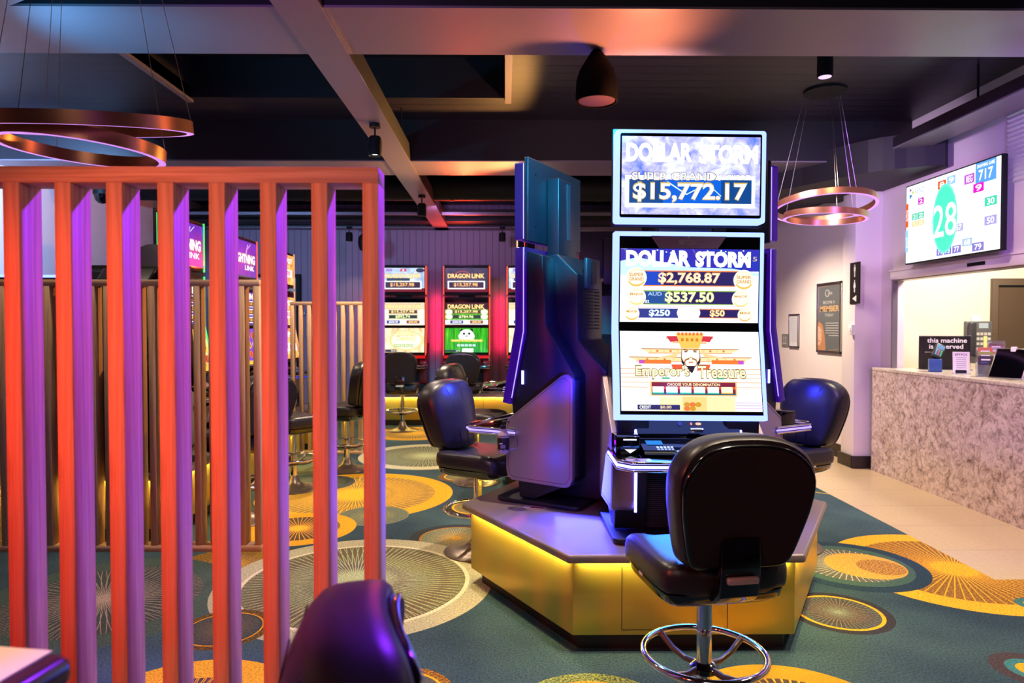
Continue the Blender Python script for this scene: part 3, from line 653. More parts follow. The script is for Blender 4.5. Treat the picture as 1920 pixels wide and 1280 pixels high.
def art_ll_top(A):
    A.rect(0, 0, 1, 1, mottled('lightning_blue', [(0.3, (24, 10, 120)), (0.6, (60, 40, 200)), (0.8, (120, 110, 255))], 3))
    A.txt('LIGHTNING', .08, .38, .93, .62, wh, .03, emat((255, 210, 80), 1), .025); A.txt('LINK', .5, .68, .9, .82, wh, .02)
    A.line(.55, .36, .62, .08, .012, emat((210, 210, 255), 1.1)); A.line(.62, .2, .74, .06, .008, emat((210, 210, 255), 1.1))
def art_ll_mid(A):
    A.rect(0, 0, 1, 1, mottled('lightning_blue', [])); A.txt('LIGHTNING', .08, .05, .93, .22, wh, .03, emat((255, 210, 80), 1), .025)
    for k in range(3): A.rect(.1, .28 + k * .24, .9, .46 + k * .24, wh); A.rect(.13, .30 + k * .24, .87, .44 + k * .24, emat((60, 36, 60), 1)); A.txt(('$12,480.10', '$1,204.55', '$82.75')[k], .2, .32 + k * .24, .8, .42 + k * .24, emat((250, 170, 60), 1.1), .03)
def art_ll_low(A, alt=False):
    A.rect(0, 0, 1, 1, emat((120, 60, 206), 1) if alt else mottled('reels_screen', [(0.35, (190, 60, 20)), (0.5, (250, 210, 90)), (0.65, (255, 250, 220)), (0.8, (90, 190, 60))], 14))
    for i in range(5):
        for j in range(3): A.oval(.12 + i * .19, .2 + j * .26, .075, .1, emat(((255, 250, 220), (250, 200, 60), (230, 90, 50), (200, 160, 255))[(i * 2 + j) % 4], 1.05), 12); A.txt(('9', 'K', 'Q', 'J', 'A')[(i + j) % 5], .085 + i * .19, .13 + j * .26, .155 + i * .19, .27 + j * .26, emat((120, 40, 40), 1), .03)
    A.rect(0, .9, 1, 1, emat((250, 190, 60), 1))
def art_hot(A):
    A.rect(0, 0, 1, 1, mottled('hot_screen', [(0.3, (200, 30, 20)), (0.5, (255, 190, 80)), (0.7, (255, 250, 230))], 7))
    A.txt('JACKPOT', .1, .1, .9, .35, wh, .03, emat((200, 40, 40), 1), .03); A.rect(.1, .5, .9, .75, wh); A.txt('$1,000', .2, .53, .8, .72, emat((220, 60, 30), 1), .03)

blue_white = mat('edge_light_blue_white', (20, 20, 30), .3, em=(0.50, 0.72, 2.6, 1), es=1.0)
deep_blue = mat('edge_light_deep_blue', (20, 20, 30), .3, em=(0.02, 0.0, 0.15, 1), es=1.0)
violet_edge = mat('edge_light_violet_line', (20, 20, 30), .3, em=(0.55, 0.4, 1.6, 1), es=1.0)
red_edge = mat('edge_light_red', (20, 5, 5), .3, em=(1.6, 0.13, 0.05, 1), es=1.0)
green_edge = mat('edge_light_green', (5, 20, 5), .3, em=(0.05, 1.0, 0.25, 1), es=1.0)
strip_blue = mat('blue_led_strip', (20, 20, 30), .3, em=(0.85, 0.85, 6.0, 1), es=1.2)

def machine(x_, y_, face, label, edge, arts, group=None, topper=True, edge_line=None, wing=taupe, detail=True, deck_glow=None):
    """origin: centre under the upper display on top of the plinth; the player side is local -y"""
    t = thing('gaming_machine', label, 'gaming machine', (x_, y_, PZ + .005), math.radians(face), group)
    z = lambda a: a - PZ
    hw = .365
    # upper display
    if topper:
        u = MB().prism(rrect(-hw, hw, z(1.996), z(2.443), .015), 'y', -.07, -.005, edge).build('upper_display', t)
        MB().prism(rrect(-hw + .022, hw - .022, z(2.02), z(2.425), .01), 'y', -.076, -.07, blackg).build('display_bezel', u)
        A = Art(.67, .375, art_T(-.335, -.0765, z(2.035))); arts[0](A); A.mb.build('screen', u)
        b = MB(); b.box(-.37, .37, -.005, .02, z(1.985), z(2.465), blackp, bev=.004)
        for sx in (-.28, .28):
            for zz in (2.08, 2.38): b.lathe([(.006, 0), (.006, .004)], blackm, 10, T=Matrix.Translation((sx, .021, z(zz))) @ Matrix.Rotation(-PI / 2, 4, 'X'))
        b.build('display_back', u)
        s_ = MB(); s_.box(-.13, .13, .02, .10, z(1.9), z(2.38), blackp, bev=.006); s_.box(-.02, .02, .1, .106, z(2.02), z(2.36), darkmetal)
        s_.build('display_mount', t)
    # lower display: upright upper half, tilted lower half
    prof = [(-.005, z(1.954)), (-.07, z(1.954)), (-.07, z(1.5)), (-.155, z(1.05)), (-.10, z(1.04)), (-.005, z(1.46))]
    lo = MB().prism([(a, b) for a, b in prof], 'x', -hw, hw, edge, bev=.006).build('lower_display', t)
    bz = MB(); e = .024
    bz.prism([(-.07, z(1.93)), (-.077, z(1.93)), (-.077, z(1.5)), (-.157, z(1.075)), (-.15, z(1.074)), (-.07, z(1.5))], 'x', -hw + e, hw - e, blackg)
    bz.build('display_bezel', lo)
    if detail:
        A = Art(.68, .06, art_T(-.34, -.0772, z(1.872))); A.poly([(.22, 0), (.76, 0), (.70, 1), (.28, 1)], mat('grey_violet_trim', (96, 88, 130), .4)); A.txt('ARISTOCRAT', .42, .3, .56, .7, satin, .01); A.oval(.49, .1, .01, .1, satin, 8)
        A.mb.build('maker_badge', lo)
    A = Art(.672, .355, art_T(-.336, -.0775, z(1.515))); arts[1](A); A.mb.build('screen', lo)
    tl = math.atan2(.085, .45)
    A = Art(.672, .385, Matrix.Translation((-.336, -.157, z(1.093))) @ Matrix.Rotation(-tl, 4, 'X')); arts[2](A); A.mb.build('screen', lo)
    if edge_line:
        for sx in (-1, 1):
            ln = MB()
            ln.tube([(sx * (hw + .001), -.012, z(1.95)), (sx * (hw + .001), -.012, z(1.47)), (sx * (hw + .001), -.09, z(1.08))], .003, edge_line, 6)
            if topper: ln.tube([(sx * (hw + .001), -.012, z(2.0)), (sx * (hw + .001), -.012, z(2.43))], .003, edge_line, 6)
            ln.build('light_line', lo)
    # housing behind the displays
    h = MB()
    for sx in (-1, 1):
        a, b = sorted((sx * .19, sx * .345))
        h.prism([(-.004, z(1.93)), (.10, z(1.90)), (.12, z(1.5)), (.30, z(1.22)), (.30, z(.62)), (.05, z(.5)), (-.05, z(.5)), (-.10, z(1.05)), (-.004, z(1.46))], 'x', a, b, blackp, bev=.006)
    h.prism([(.0, z(1.92)), (.12, z(1.92)), (.25, z(1.80)), (.25, z(1.42)), (.48, z(1.18)), (.48, z(.5)), (.0, z(.5))], 'x', -.19, .19, blackp, bev=.01)
    hs = h.build('housing', t)
    if detail:
        v = MB()
        for c in (-.1, 0, .1):
            for k in range(12): v.box(c - .035, c + .035, .2495, .2525, z(1.48) + k * .02, z(1.488) + k * .02, blackm)
        v.box(-.10, .10, .247, .27, z(1.72), z(1.9), darkmetal, bev=.006); v.box(-.03, .03, .27, .276, z(1.75), z(1.88), blackp)
        v.build('vent_panel', hs)
        g = MB()
        for sx in (-1, 1): g.box(sx * .347 - .002, sx * .347 + .002, -.035, -.02, z(1.16), z(1.24), strip_blue)
        g.build('side_light', hs)
    # foot plate, wings
    MB().prism(rrect(-.37, .37, -.20, .34, .04), 'z', .0, .022, blackp, bev=.004).build('foot_plate', t)
    wp = [(-.125, z(.66)), (-.128, z(.93)), (-.115, z(.955)), (.235, z(1.225)), (.262, z(1.23)), (.30, z(1.20)), (.30, z(.64)), (.28, z(.60)), (.25, z(.59)), (-.09, z(.60)), (-.115, z(.62))]
    wi = [(y0 + (.012 if y0 < 0 else -.03 if y0 > .25 else 0), z0 + (.02 if z0 < z(.7) else -.022)) for y0, z0 in wp]
    for sx in (-1, 1):
        a, b = sorted((sx * .262, sx * .372))
        wg = MB().prism(wp, 'x', a, b, wing, bev=.007, seg=3).build('wing', t)
        if detail:
            tb = MB(); pts = [(sx * .3725, y0 * .93 + .006, z(.9) + (z0 - z(.9)) * .93) for y0, z0 in wp]; tb.tube(pts, .0012, taupe_seam, 5, True); tb.build('panel_seam', wg)
            ls = MB(); ls.tube([(sx * .258, -.05, z(1.05)), (sx * .252, -.135, z(.93))], .007, strip_blue, 8); ls.tube([(sx * .258, -.13, z(.85)), (sx * .256, -.12, z(.60))], .007, strip_blue, 8)
            ls.build('light_strip', wg)
    # knee panel with ribs
    k_ = MB(); k_.box(-.258, .258, -.03, .02, z(.5), z(.86), blackp)
    if detail:
        for i in range(34): k_.box(-.25, .25, -.036, -.03, z(.505) + i * .0104, z(.5105) + i * .0104, darkmetal)
    k_.build('knee_panel', t)
    # deck
    dk = [(-.378, -.06), (-.385, -.36), (-.33, -.42), (.33, -.42), (.385, -.36), (.378, -.06)]
    d = MB().prism(dk, 'z', z(.855), z(.897), blackg, bev=.006).build('player_deck', t)
    e_ = MB(); e_.tube([(a * 1.004, b * 1.004, z(.897)) for a, b in dk], .007, chrome, 8); e_.tube([(a * 1.004, b * 1.004, z(.862)) for a, b in dk], .006, chrome, 8); e_.build('chrome_trim', d)
    if deck_glow:
        g = MB(); g.tube([(a * 1.008, b * 1.008, z(.8785)) for a, b in dk], .0065, deck_glow, 8); g.build('deck_light', d)
    c = MB(); c.prism([(-.06, z(.9)), (-.29, z(.905)), (-.29, z(.915)), (-.12, z(.955)), (-.07, z(1.05)), (.0, z(1.05)), (.0, z(.9))], 'x', -.25, .25, blackg, bev=.004)
    co = c.build('button_console', t)
    if detail:
        A = Art(.48, .17, Matrix.Translation((-.24, -.288, z(.9175))) @ Matrix.Rotation(-math.radians(77), 4, 'X'))
        for i in range(5): A.rect(.12 + i * .035, .55, .145 + i * .035, .66, emat((190, 210, 255), 1.2)); A.rect(.12 + i * .035, .70, .145 + i * .035, .80, emat((170, 190, 255), 1.0))
        A.rect(.04, .15, .2, .45, emat((40, 130, 220), 1)); A.rect(.28, .62, .72, .95, blackg); A.rect(.30, .85, .5, .95, emat((235, 240, 255), 1.1)); A.rect(.56, .5, .9, .8, emat((60, 80, 200), 1)); A.mb.build('buttons', co)
        A = Art(.5, .1, Matrix.Translation((-.25, -.122, z(.957))) @ Matrix.Rotation(-math.radians(27), 4, 'X'))
        A.oval(.42, .25, .022, .11, mat('dim_icon', (60, 70, 130), .4), 12); A.oval(.53, .25, .012, .07, emat((240, 130, 110), 1), 10); A.oval(.6, .25, .03, .07, emat((255, 190, 150), 1), 12); A.mb.build('indicator_icons', co)
        sl = MB(); sl.tube([(.0, -.13, z(1.0)), (.06, -.13, z(1.0))], .011, chrome, 10); sl.build('coin_slot', co)
        ba = MB(); ba.box(-.374, -.262, -.24, -.11, z(.897), z(.985), blackg, bev=.005); bo = ba.build('ticket_module', t)
        A = Art(.11, .085, art_T(-.373, -.2405, z(.898))); A.rect(.3, .12, .86, .2, emat((220, 225, 255), 1.2)); A.rect(.3, .52, .6, .56, satin); A.poly([(.36, .68), (.86, .68), (.6, .9)], emat((230, 230, 255), 1.1)); A.mb.build('slot_lights', bo)
        A = Art(.14, .1, Matrix.Translation((-.36, -.395, z(.8985))) @ Matrix.Rotation(-PI / 2, 4, 'X')); A.rect(.1, .3, .9, .9, mat('violet_sticker', (150, 130, 180), .4)); A.poly([(.3, .75), (.45, .45), (.55, .75)], blackm); A.mb.build('sticker', d)
    return t
CX, CY = .84, 3.98
def podpos(off, rot):
    c, s_ = math.cos(rot), math.sin(rot); return CX + off[0] * c - off[1] * s_, CY + off[0] * s_ + off[1] * c
off = (.042, -.60)
ds = (art_ds_top, art_ds_mid, art_ds_low)
px_, py_ = podpos(off, 0)
m1 = machine(px_, py_, 0, 'tall gaming machine with glowing blue white frames facing the camera, golden palace screen', blue_white, ds, deck_glow=strip_blue)
m1.rotation_euler[1] = math.radians(.5)
px_, py_ = podpos(off, -2 * PI / 3)
m2 = machine(px_, py_, -120, 'tall gaming machine turned left with its teal lit back showing, beside the sanitiser bottle', deep_blue, ds, edge_line=violet_edge, deck_glow=violet_edge)
px_, py_ = podpos(off, 2 * PI / 3)
m3 = machine(px_ + .03, py_, 120, 'tall gaming machine turned away to the right, half hidden behind the bright one', deep_blue, ds, edge_line=violet_edge, deck_glow=violet_edge)
# rating plate and black box on the left one
A = Art(.10, .14, Matrix.Translation((-.3465, .10, 1.14 - PZ)) @ Matrix.Rotation(-PI / 2, 4, 'Z') @ Matrix.Translation((0, 0, 0)))
A.rect(0, 0, 1, 1, mat('rating_plate', (70, 74, 120), .4)); A.rect(.05, .25, .95, .42, mat('rating_plate_pale', (190, 190, 220), .4)); A.poly([(.12, .2), (.2, .05), (.28, .2)], white_pl); A.rect(.35, .08, .9, .13, white_pl); A.rect(.08, .55, .9, .58, white_pl)
for k in range(5): A.rect(.08, .64 + k * .06, .85 - (k % 3) * .1, .66 + k * .06, white_pl)
A.mb.build('rating_plate', m2)['label'] = 'small printed plate on the housing'
b = MB().prism([(-.35, .955 - PZ), (-.21, .955 - PZ), (-.17, 1.05 - PZ), (-.21, 1.10 - PZ), (-.33, 1.08 - PZ)], 'x', -.33, -.18, darkmetal, bev=.004)
bb = b.build('card_reader', m2); A = Art(.1, .05, Matrix.Translation((-.331, -.23, .985 - PZ)) @ Matrix.Rotation(-PI / 2, 4, 'Z')); A.oval(.3, .5, .2, .3, satin, 10); A.txt('SYSTEM', .1, .55, .9, .9, white_pl, .01); A.mb.build('reader_badge', bb)

# the hexagonal plinth of the pod
def hexa(r, cx=0, cy=0): return [(cx + r * math.cos(math.radians(a)), cy + r * math.sin(math.radians(a))) for a in (0, 60, 120, 180, 240, 300)]
led_warm = mat('warm_led_strip', (30, 20, 5), .4, em=(1.0, 0.82, 0.26, 1), es=80.0)
t = thing('machine_plinth', 'hexagonal gold plinth with taupe top carrying the three machines in the middle', 'plinth', (CX - .02, CY, 0))
R = 1.075
MB().prism(hexa(R), 'z', .43, .47, counter_top, bev=.012, seg=3).build('countertop', t)
bd = MB().prism(hexa(R - .055), 'z', .085, .43, gold, bev=.003).build('body', t)
MB().prism(hexa(R - .12), 'z', 0, .085, kick).build('kickboard', t)
def led(R_, th=.0): 
    o = MB(); h = hexa(R_)
    for i in range(6):
        a = Vector((*h[i], 0)); b = Vector((*h[(i + 1) % 6], 0)); n = ((a + b) / 2).normalized()
        a2 = a * .985 + (b - a) * .02; b2 = b * .985 - (b - a) * .02
        a2 = a + (b - a) * .03; b2 = b - (b - a) * .03
        o.add([(*a2.xy, .4285), (*b2.xy, .4285), (*(b2 + n * .012).xy, .4285), (*(a2 + n * .012).xy, .4285)], [[0, 1, 2, 3]], led_warm)
    return o
led(R - .05).build('light_strip', t)
dm = mat('door_gap', (40, 26, 10), .6); yf = -(R - .055) * math.sin(PI / 3)
o = MB(); x0, x1 = -.285, .20
for a in (x0, x1): o.box(a - .0015, a + .0015, yf - .0015, yf + .002, .11, .40, dm)
o.box(x0, x1, yf - .0015, yf + .002, .108, .111, dm); o.build('door_gap', bd)
o = MB(); o.lathe([(.009, 0), (.009, .006), (.004, .008)], chrome, 16, T=Matrix.Translation((.13, yf, .33)) @ Matrix.Rotation(PI / 2, 4, 'X')); o.build('lock', bd)
for i in range(2):
    o = Art(.13, .05, Matrix.Translation((-.72 , -.12, .4705)) @ Matrix.Rotation(math.radians(-18), 4, 'Z') @ Matrix.Rotation(-PI / 2, 4, 'X'))
    if i == 0: o.rect(0, 0, 1, 1, mat('violet_sticker')); o.rect(.3, .2, .9, .8, mat('dark_red', (110, 30, 60), .4)); o.mb.build('floor_sticker', t)
# added lamps: blue glow boosting the pod's strips, then rose, warm and teal spots
lamp('POINT', 'machine_blue_glow', (.66, 3.62, 1.36), None, (0.02, 0.05, 1.0), 8, .03)
lamp('SPOT', 'machine_blue_glow_left', (.46, 3.42, 1.12), (.14, 3.98, 1.45), (0.01, 0.015, 1.0), 50, .02, 80, 1.0)
lamp('POINT', 'machine_blue_glow_right', (1.42, 3.77, 1.15), None, (0.015, 0.02, 1.0), 4, .012)
lamp('AREA', 'machine_under_glow', (.42, 3.60, .68), (.28, 3.25, .47), (0.03, 0.04, 1.0), 16, .4)
lamp('POINT', 'machine_foot_glow', (.0, 3.52, .62), None, (0.03, 0.04, 1.0), 1.8, .02)
lamp('POINT', 'machine_foot_glow_right', (1.46, 3.50, .72), None, (0.04, 0.04, 1.0), 4, .02)
lamp('SPOT', 'rose_spot', (-.35, 1.5, 2.9), (.10, 3.95, .80), (1.0, .62, .66), 90, .05, 14, .6)  # added narrow spot tinting the left machine's wing pink
lamp('SPOT', 'ceiling_warm_spot', (.9, 4.05, 2.56), (.85, 4.75, 3.5), (1.0, .5, .42), 80, .04, 110, .9)  # added spot hidden behind the display, brightens the ceiling boards
lamp('POINT', 'machine_wing_glow', (.47, 3.25, .95), None, (0.05, 0.0, 1.0), 1.2, .012)
lamp('AREA', 'machine_front_glow', (.84, 3.02, .845), (.70, 2.62, .6), (0.03, 0.2, 1.0), 7, .4)
lamp('SPOT', 'machine_panel_glow', (.84, 2.98, 1.3), (.84, 3.2, .9), (0.03, 0.1, 1.0), 3, .03, 100, .8)
lamp('SPOT', 'blue_chair_glow', (-.02, 4.5, 1.35), (-.45, 4.5, .95), (0.02, 0.05, 1.0), 40, .05, 100, .8)
lamp('SPOT', 'blue_chair_glow_right', (1.70, 4.50, 1.35), (2.1, 4.75, .95), (0.01, 0.02, 1.0), 40, .05, 100, .8)
lamp('SPOT', 'teal_back_spot', (.55, 2.5, 3.0), (.35, 4.25, 2.15), (0.02, 0.45, 0.85), 1100, .05, 30, .5)

# sanitiser bottle in its wire bracket on the left machine
bp = Vector((-.01, 3.915, .775)); 
t = thing('hand_sanitiser_bottle', 'clear pump bottle with black label hung beside the left machine side panel', 'bottle', bp)
MB().lathe([(.030, 0), (.034, .006), (.034, .095), (.028, .115), (.014, .125), (.014, .14)], mat('bottle_plastic', (196, 176, 190), .15, trans=.35), 24).build('bottle_body', t)
MB().lathe([(.0345, .015), (.0348, .016), (.0348, .088), (.0345, .089)], mat('bottle_label', (16, 14, 18), .5), 24).build('printed_label', t)
o = MB(); o.lathe([(.016, .138), (.016, .158), (.007, .16), (.007, .178), (.01, .18)], blackp, 16); o.tube([(0, 0, .18), (.03, -.01, .18), (.036, -.012, .174)], .005, blackp, 8); o.build('pump_cap', t)
o = MB(); o.box(-.022, -.004, -.037, -.0355, .055, .06, white_pl); o.oval = None; o.box(-.016, .012, -.0375, -.0355, .03, .05, mat('label_grey', (120, 110, 120), .5)); o.box(-.018, .016, -.037, -.0355, .018, .022, white_pl); o.build('label_print', t)
o = MB(); o.ring(.037, .002, chrome, (0, 0, .02), 24, 6); o.ring(.037, .002, chrome, (0, 0, .10), 24, 6); o.tube([(.037, 0, .02), (.08, .02, .02), (.08, .02, .1), (.037, 0, .1)], .002, chrome, 6); o.build('wire_bracket', t)
o = MB(); T_ = Matrix.Translation((.325, -.055, .995 - PZ)); o.lathe([(.014, 0), (.014, .02), (.006, .022), (.006, .075)], blackp, 12, T=T_); o.tube([(0, 0, .075), (.05, 0, .08), (.055, 0, .068)], .007, blackp, 8, T=T_)
o.build('bottle_bracket', m1)['label'] = 'small dark swivel bracket'

# ------------------------------------------------------------------ back bench with its machines
def long_plinth(label, x0, x1, y0, y1, front='y', cat='plinth'):
    t = thing('machine_plinth', label, cat, ((x0 + x1) / 2, (y0 + y1) / 2, 0)); a = (x1 - x0) / 2; b = (y1 - y0) / 2
    box(-a, a, -b, b, .43, .47, counter_top, bev=.01).build('countertop', t)
    bd = box(-a + .05, a - .05, -b + .05, b - .05, .085, .43, gold, bev=.002).build('body', t)
    box(-a + .1, a - .1, -b + .1, b - .1, 0, .085, kick).build('kickboard', t)
    o = MB()
    o.box(-a + .03, a - .03, -b + .035, -b + .045, .4275, .4295, led_warm)
    o.box(a - .045, a - .035, -b + .04, b - .04, .4275, .4295, led_warm); o.box(-a + .035, -a + .045, -b + .04, b - .04, .4275, .4295, led_warm); o.build('light_strip', t)
    g = MB(); n = max(2, int(2 * a / .8))
    for i in range(1, n): g.box(-a + 2 * a * i / n - .002, -a + 2 * a * i / n + .002, -b + .048, -b + .051, .1, .42, dm)
    m_ = max(2, int(2 * b / .8))
    for i in range(1, m_): g.box(a - .051, a - .048, -b + 2 * b * i / m_ - .002, -b + 2 * b * i / m_ + .002, .1, .42, dm)
    g.build('door_gap', bd); return t
long_plinth('long gold plinth against the back wall under the red trimmed machines', -2.15, 2.4, 10.3, 11.25)
dl = lambda g_: (lambda A: art_dl_top(A, not g_), lambda A: art_dl_mid(A, g_), lambda A: art_dl_low(A, g_))
ym = 10.78
GM = 'red edged machines along the back wall'
for px, g_, lb in ((756, False, 'red edged machine at the back wall with a white and gold lower screen'), (875, True, 'red edged machine at the back wall with a green panda screen'), (994, False, 'red edged machine at the back wall mostly hidden behind the left pod machine')):
    machine(W(px, 600, Y=ym - .07).x, ym, 0, lb, blackm, dl(g_), edge_line=red_edge, detail=False, wing=mat('dark_red_panel', (120, 20, 22), .35), group=GM)
# red edge tubes on the front rim read as the glowing frame
def edge_rims(o, red_edge, bar=True):
    for sx in (-1, 1):
        f_ = MB(); f_.box(sx * .357 - .006, sx * .357 + .006, -.082, -.07, 1.996 - PZ, 2.443 - PZ, red_edge); f_.box(sx * .357 - .006, sx * .357 + .006, -.082, -.07, 1.5 - PZ, 1.954 - PZ, red_edge)
        f_.prism([(-.07, 1.5 - PZ), (-.083, 1.5 - PZ), (-.166, 1.05 - PZ), (-.15, 1.05 - PZ)], 'x', sx * .357 - .006, sx * .357 + .006, red_edge)
        f_.build('edge_light', o)
    if bar: MB().box(-.35, .35, -.16, -.1, 1.0 - PZ, 1.045 - PZ, mat('red_glow_bar', (150, 10, 5), .3, em=(200, 20, 10), es=.8)).build('glow_bar', o)
for o in [q for q in bpy.data.objects if q.name.startswith('gaming_machine') and q.get('group') == GM]: edge_rims(o, red_edge)
for px in (697, 818, 938):
    xx = W(px, 600, Y=11.2).x
    lamp('AREA', 'red_wall_strip', (xx, 11.17, 1.55), (xx, 11.3, 1.55), (1.0, 0.02, 0.08), 3.0, .05, size_y=.9)
for xx in (-1.6, -.6, .35): lamp('POINT', 'red_machine_spill', (xx, 11.05, 1.2), None, (1.0, 0.03, 0.06), 5, .05)

# left row of machines facing the aisle
long_plinth('long gold plinth behind the lower slatted screen under the left row of machines', -3.6, -2.3, 4.72, 7.85)
long_plinth('gold plinth beyond the farthest slatted screen under the last machine of the left row', -3.6, -2.3, 8.2, 9.3)
ll = (art_ll_top, art_ll_mid, art_ll_low); ll2 = (art_ll_top, art_ll_mid, lambda A: art_ll_low(A, True))
for yy, ed, ar, lb in ((6.0, green_edge, ll, 'blue screened machine with green edge light, nearest in the left row behind the slats'),
                       (7.35, red_edge, ll2, 'blue screened machine with red edge light, second in the left row'),
                       (8.7, mat('edge_light_amber', (20, 10, 5), .3, em=(255, 170, 120), es=1.1), (art_hot, art_hot, art_hot), 'machine with amber edge light, farthest in the left row')):
    mm = machine(-2.86, yy, 90, lb, blackm, ar, edge_line=ed, group='machines in the left row', deck_glow=mat('deck_glow_blue', (5, 5, 20), .3, em=(20, 70, 230), es=1.0), detail=False)
    edge_rims(mm, ed, False)
machine(-2.74, 5.14, 180, 'black machine seen from behind through the second and third slat gap', blackm, (art_hot, art_hot, art_hot), topper=False, detail=False)
machine(-4.25, 6.1, 4, 'machine with white frame and no top display, at the far left behind both screens', blue_white, (art_hot, art_hot, art_hot), topper=False, detail=False).location.z = .47
long_plinth('short gold plinth at the far left under the white framed machine', -4.8, -3.75, 5.75, 6.7)
# arch topped dividers between them
arch_m = mat('dark_violet_divider', (48, 40, 62), .5)
for xx, yy, rz_, lb in ((-2.86, 5.592, -PI / 2, 'nearer'), (-3.02, 6.67, 0, 'farther')):
    pts = [(-.2, 0), (.2, 0), (.2, 1.5)] + [(.2 * math.cos(a), 1.5 + .2 * math.sin(a)) for a in [PI * k / 12 for k in range(1, 12)]] + [(-.2, 1.5)]
    o = MB().prism(pts, 'x', -.013, .013, arch_m, bev=.003)
    tag(o.build('arch_divider', loc=(xx, yy, .47), rot=(0, 0, rz_)), 'dark arch topped divider panel in the left row of machines, %s of the two' % lb, 'divider', 'arched dividers')
# second pod behind
long_plinth('gold plinth of the rear machines half hidden behind the middle pod', -.08, 1.6, 6.35, 7.6)
machine(.20, 7.0, -90, 'machine with orange red edge light seen edge on just left of the pod', blackm, (art_hot, lambda A: art_dl_mid(A, True), art_hot), edge_line=red_edge, detail=False)
machine(1.12, 6.97, 180, 'dark blue machine back between the left pod machine and the bright one', blackm, (art_hot, art_hot, art_hot), detail=False)
lamp('POINT', 'rear_blue', (.75, 6.1, 1.9), None, (0.02, 0.03, 1.0), 4, .05)

# ------------------------------------------------------------------ ceiling fittings
def ring_shape(mb, R, hgt, th, m, lit):
    N = 64; vs = []; fs = []; ft = []
    for i in range(N):
        a = 2 * PI * i / N; c, s_ = math.cos(a), math.sin(a)
        for r, z_ in ((R, 0), (R, hgt), (R - th, hgt), (R - th, 0)): vs.append((c * r, s_ * r, z_))
    for i in range(N):
        j = (i + 1) % N
        for k in range(3): fs.append([i * 4 + k, j * 4 + k, j * 4 + k + 1, i * 4 + k + 1])
        ft.append([i * 4 + 3, j * 4 + 3, j * 4, i * 4])
    mb.add(vs, fs, m, True); return vs, ft
def pendant(label, c, ztop, rings, group='ring pendants'):
    t = thing('ring_pendant_light', label, 'pendant light', (c[0], c[1], ztop))
    MB().lathe([(.17, -.02), (.17, 0), (.0, 0)], blackm, 32).build('canopy', t)
    litm = mat('ring_diffuser', (200, 160, 220), .4, em=(196, 130, 220), es=1.0)
    for (R_, dx, dy, z_, rx, ry) in rings:
        mb = MB(); vs, ft = ring_shape(mb, R_, .05, .027, copper, litm)
        T = Matrix.Translation((dx, dy, z_ - ztop)) @ Matrix.Rotation(math.radians(rx), 4, 'X') @ Matrix.Rotation(math.radians(ry), 4, 'Y')
        mb.v = [T @ q for q in mb.v]; r_ = mb.build('ring', t)
        d = MB(); d.add([q for q in vs], ft, litm, False, T); d.build('diffuser', r_)
        cb = MB()
        for a in (20, 140, 260):
            e = T @ Vector((R_ * .985 * math.cos(math.radians(a)), R_ * .985 * math.sin(math.radians(a)), .05))
            cb.tube([(e.x * .4, e.y * .4, -.0), tuple(e)], .0013, satin, 5)
        cb.build('cable', t)
    return t
zt = 3.5
c = W(153, 250, Y=2.8)
pendant('pair of copper ring pendants hanging above the tall slatted screen at left', (c.x, 2.8), zt, [(.415, -.0, 0, 2.29, 12, 0), (.305, 0, 0, 2.205, 1, 4)])
c = W(1545, 380, Y=5.8)
pendant('pair of copper ring pendants right of the bright machine, in front of the pier', (c.x, 5.8), zt, [(.415, 0, 0, 2.50, -8, 0), (.33, -.02, -.06, 2.40, 0, 3)])
# bell pendant
t = thing('bell_pendant_light', 'black bell shaped pendant under the near cross beam', 'pendant light', (W(1118, 150, Y=4.0).x, 3.98, 3.10))
MB().lathe([(.02, 0), (.03, -.01), (.06, -.055), (.1, -.12), (.118, -.18), (.122, -.25), (.122, -.30), (.112, -.30), (.112, -.25), (.1, -.17), (.05, -.07), (0, -.05)], mat('pendant_black', (2, 2, 3), .75, spec=.06), 40).build('shade', t)
MB().lathe([(0, -.285), (.105, -.287), (.105, -.294), (0, -.294)], mat('frosted_lens', (46, 30, 30), .5), 32).build('diffuser', t)
# track spots
lens = emat((255, 250, 230), 3.0)
def spot(label, x_, y_, ztop, drop=.10, hb=.15, r=.052, lit=True, e=20):
    t = thing('ceiling_spotlight', label, 'spotlight', (x_, y_, ztop), 0, 'black cylinder spotlights')
    MB().lathe([(.045, -.03), (.045, 0), (0, 0)], blackm, 20).build('canopy', t); MB().lathe([(.008, -drop), (.008, -.03)], blackm, 10).build('stem', t)
    o = MB(); o.lathe([(r * .8, -drop), (r, -drop - .02), (r, -drop - hb), (r * .9, -drop - hb), (r * .8, -drop - hb + .02), (0, -drop - hb + .02)], blackm, 24)
    for k in range(5): o.lathe([(r + .003, -drop - .04 - k * .018), (r + .003, -drop - .046 - k * .018)], blackm, 24)
    h = o.build('lamp_head', t); MB().lathe([(r * .78, -drop - hb + .018), (0, -drop - hb + .0179)], lens, 20).build('lens', h)
    lamp('SPOT', 'spotlight_beam', (x_, y_, ztop - drop - hb - .01), (x_, y_, 0), WARM, e, .03, 80, .6)
    return t
p = W(703, 232, Z=3.085); spot('black cylinder spotlight on the long beam, nearer one', p.x, p.y, 3.085, e=40)
p = W(791, 366, Z=3.085); spot('black cylinder spotlight on the long beam, farther one', p.x, p.y, 3.085, e=40)
p = W(655, 432, Y=10.9); spot('small black back wall spotlight seen through the last gap of the tall screen', p.x, 10.9, 3.085, .09, .14, e=15)
p = W(942, 432, Y=10.9); spot('small black spotlight before the back wall, above the panda machine', p.x, 10.9, 3.085, .09, .14, e=15)
t = thing('surface_downlight', 'black cylinder downlight with lit face by the right ring pendants', 'downlight', (W(1547, 120, Y=5.0).x, 5.0, 3.5))
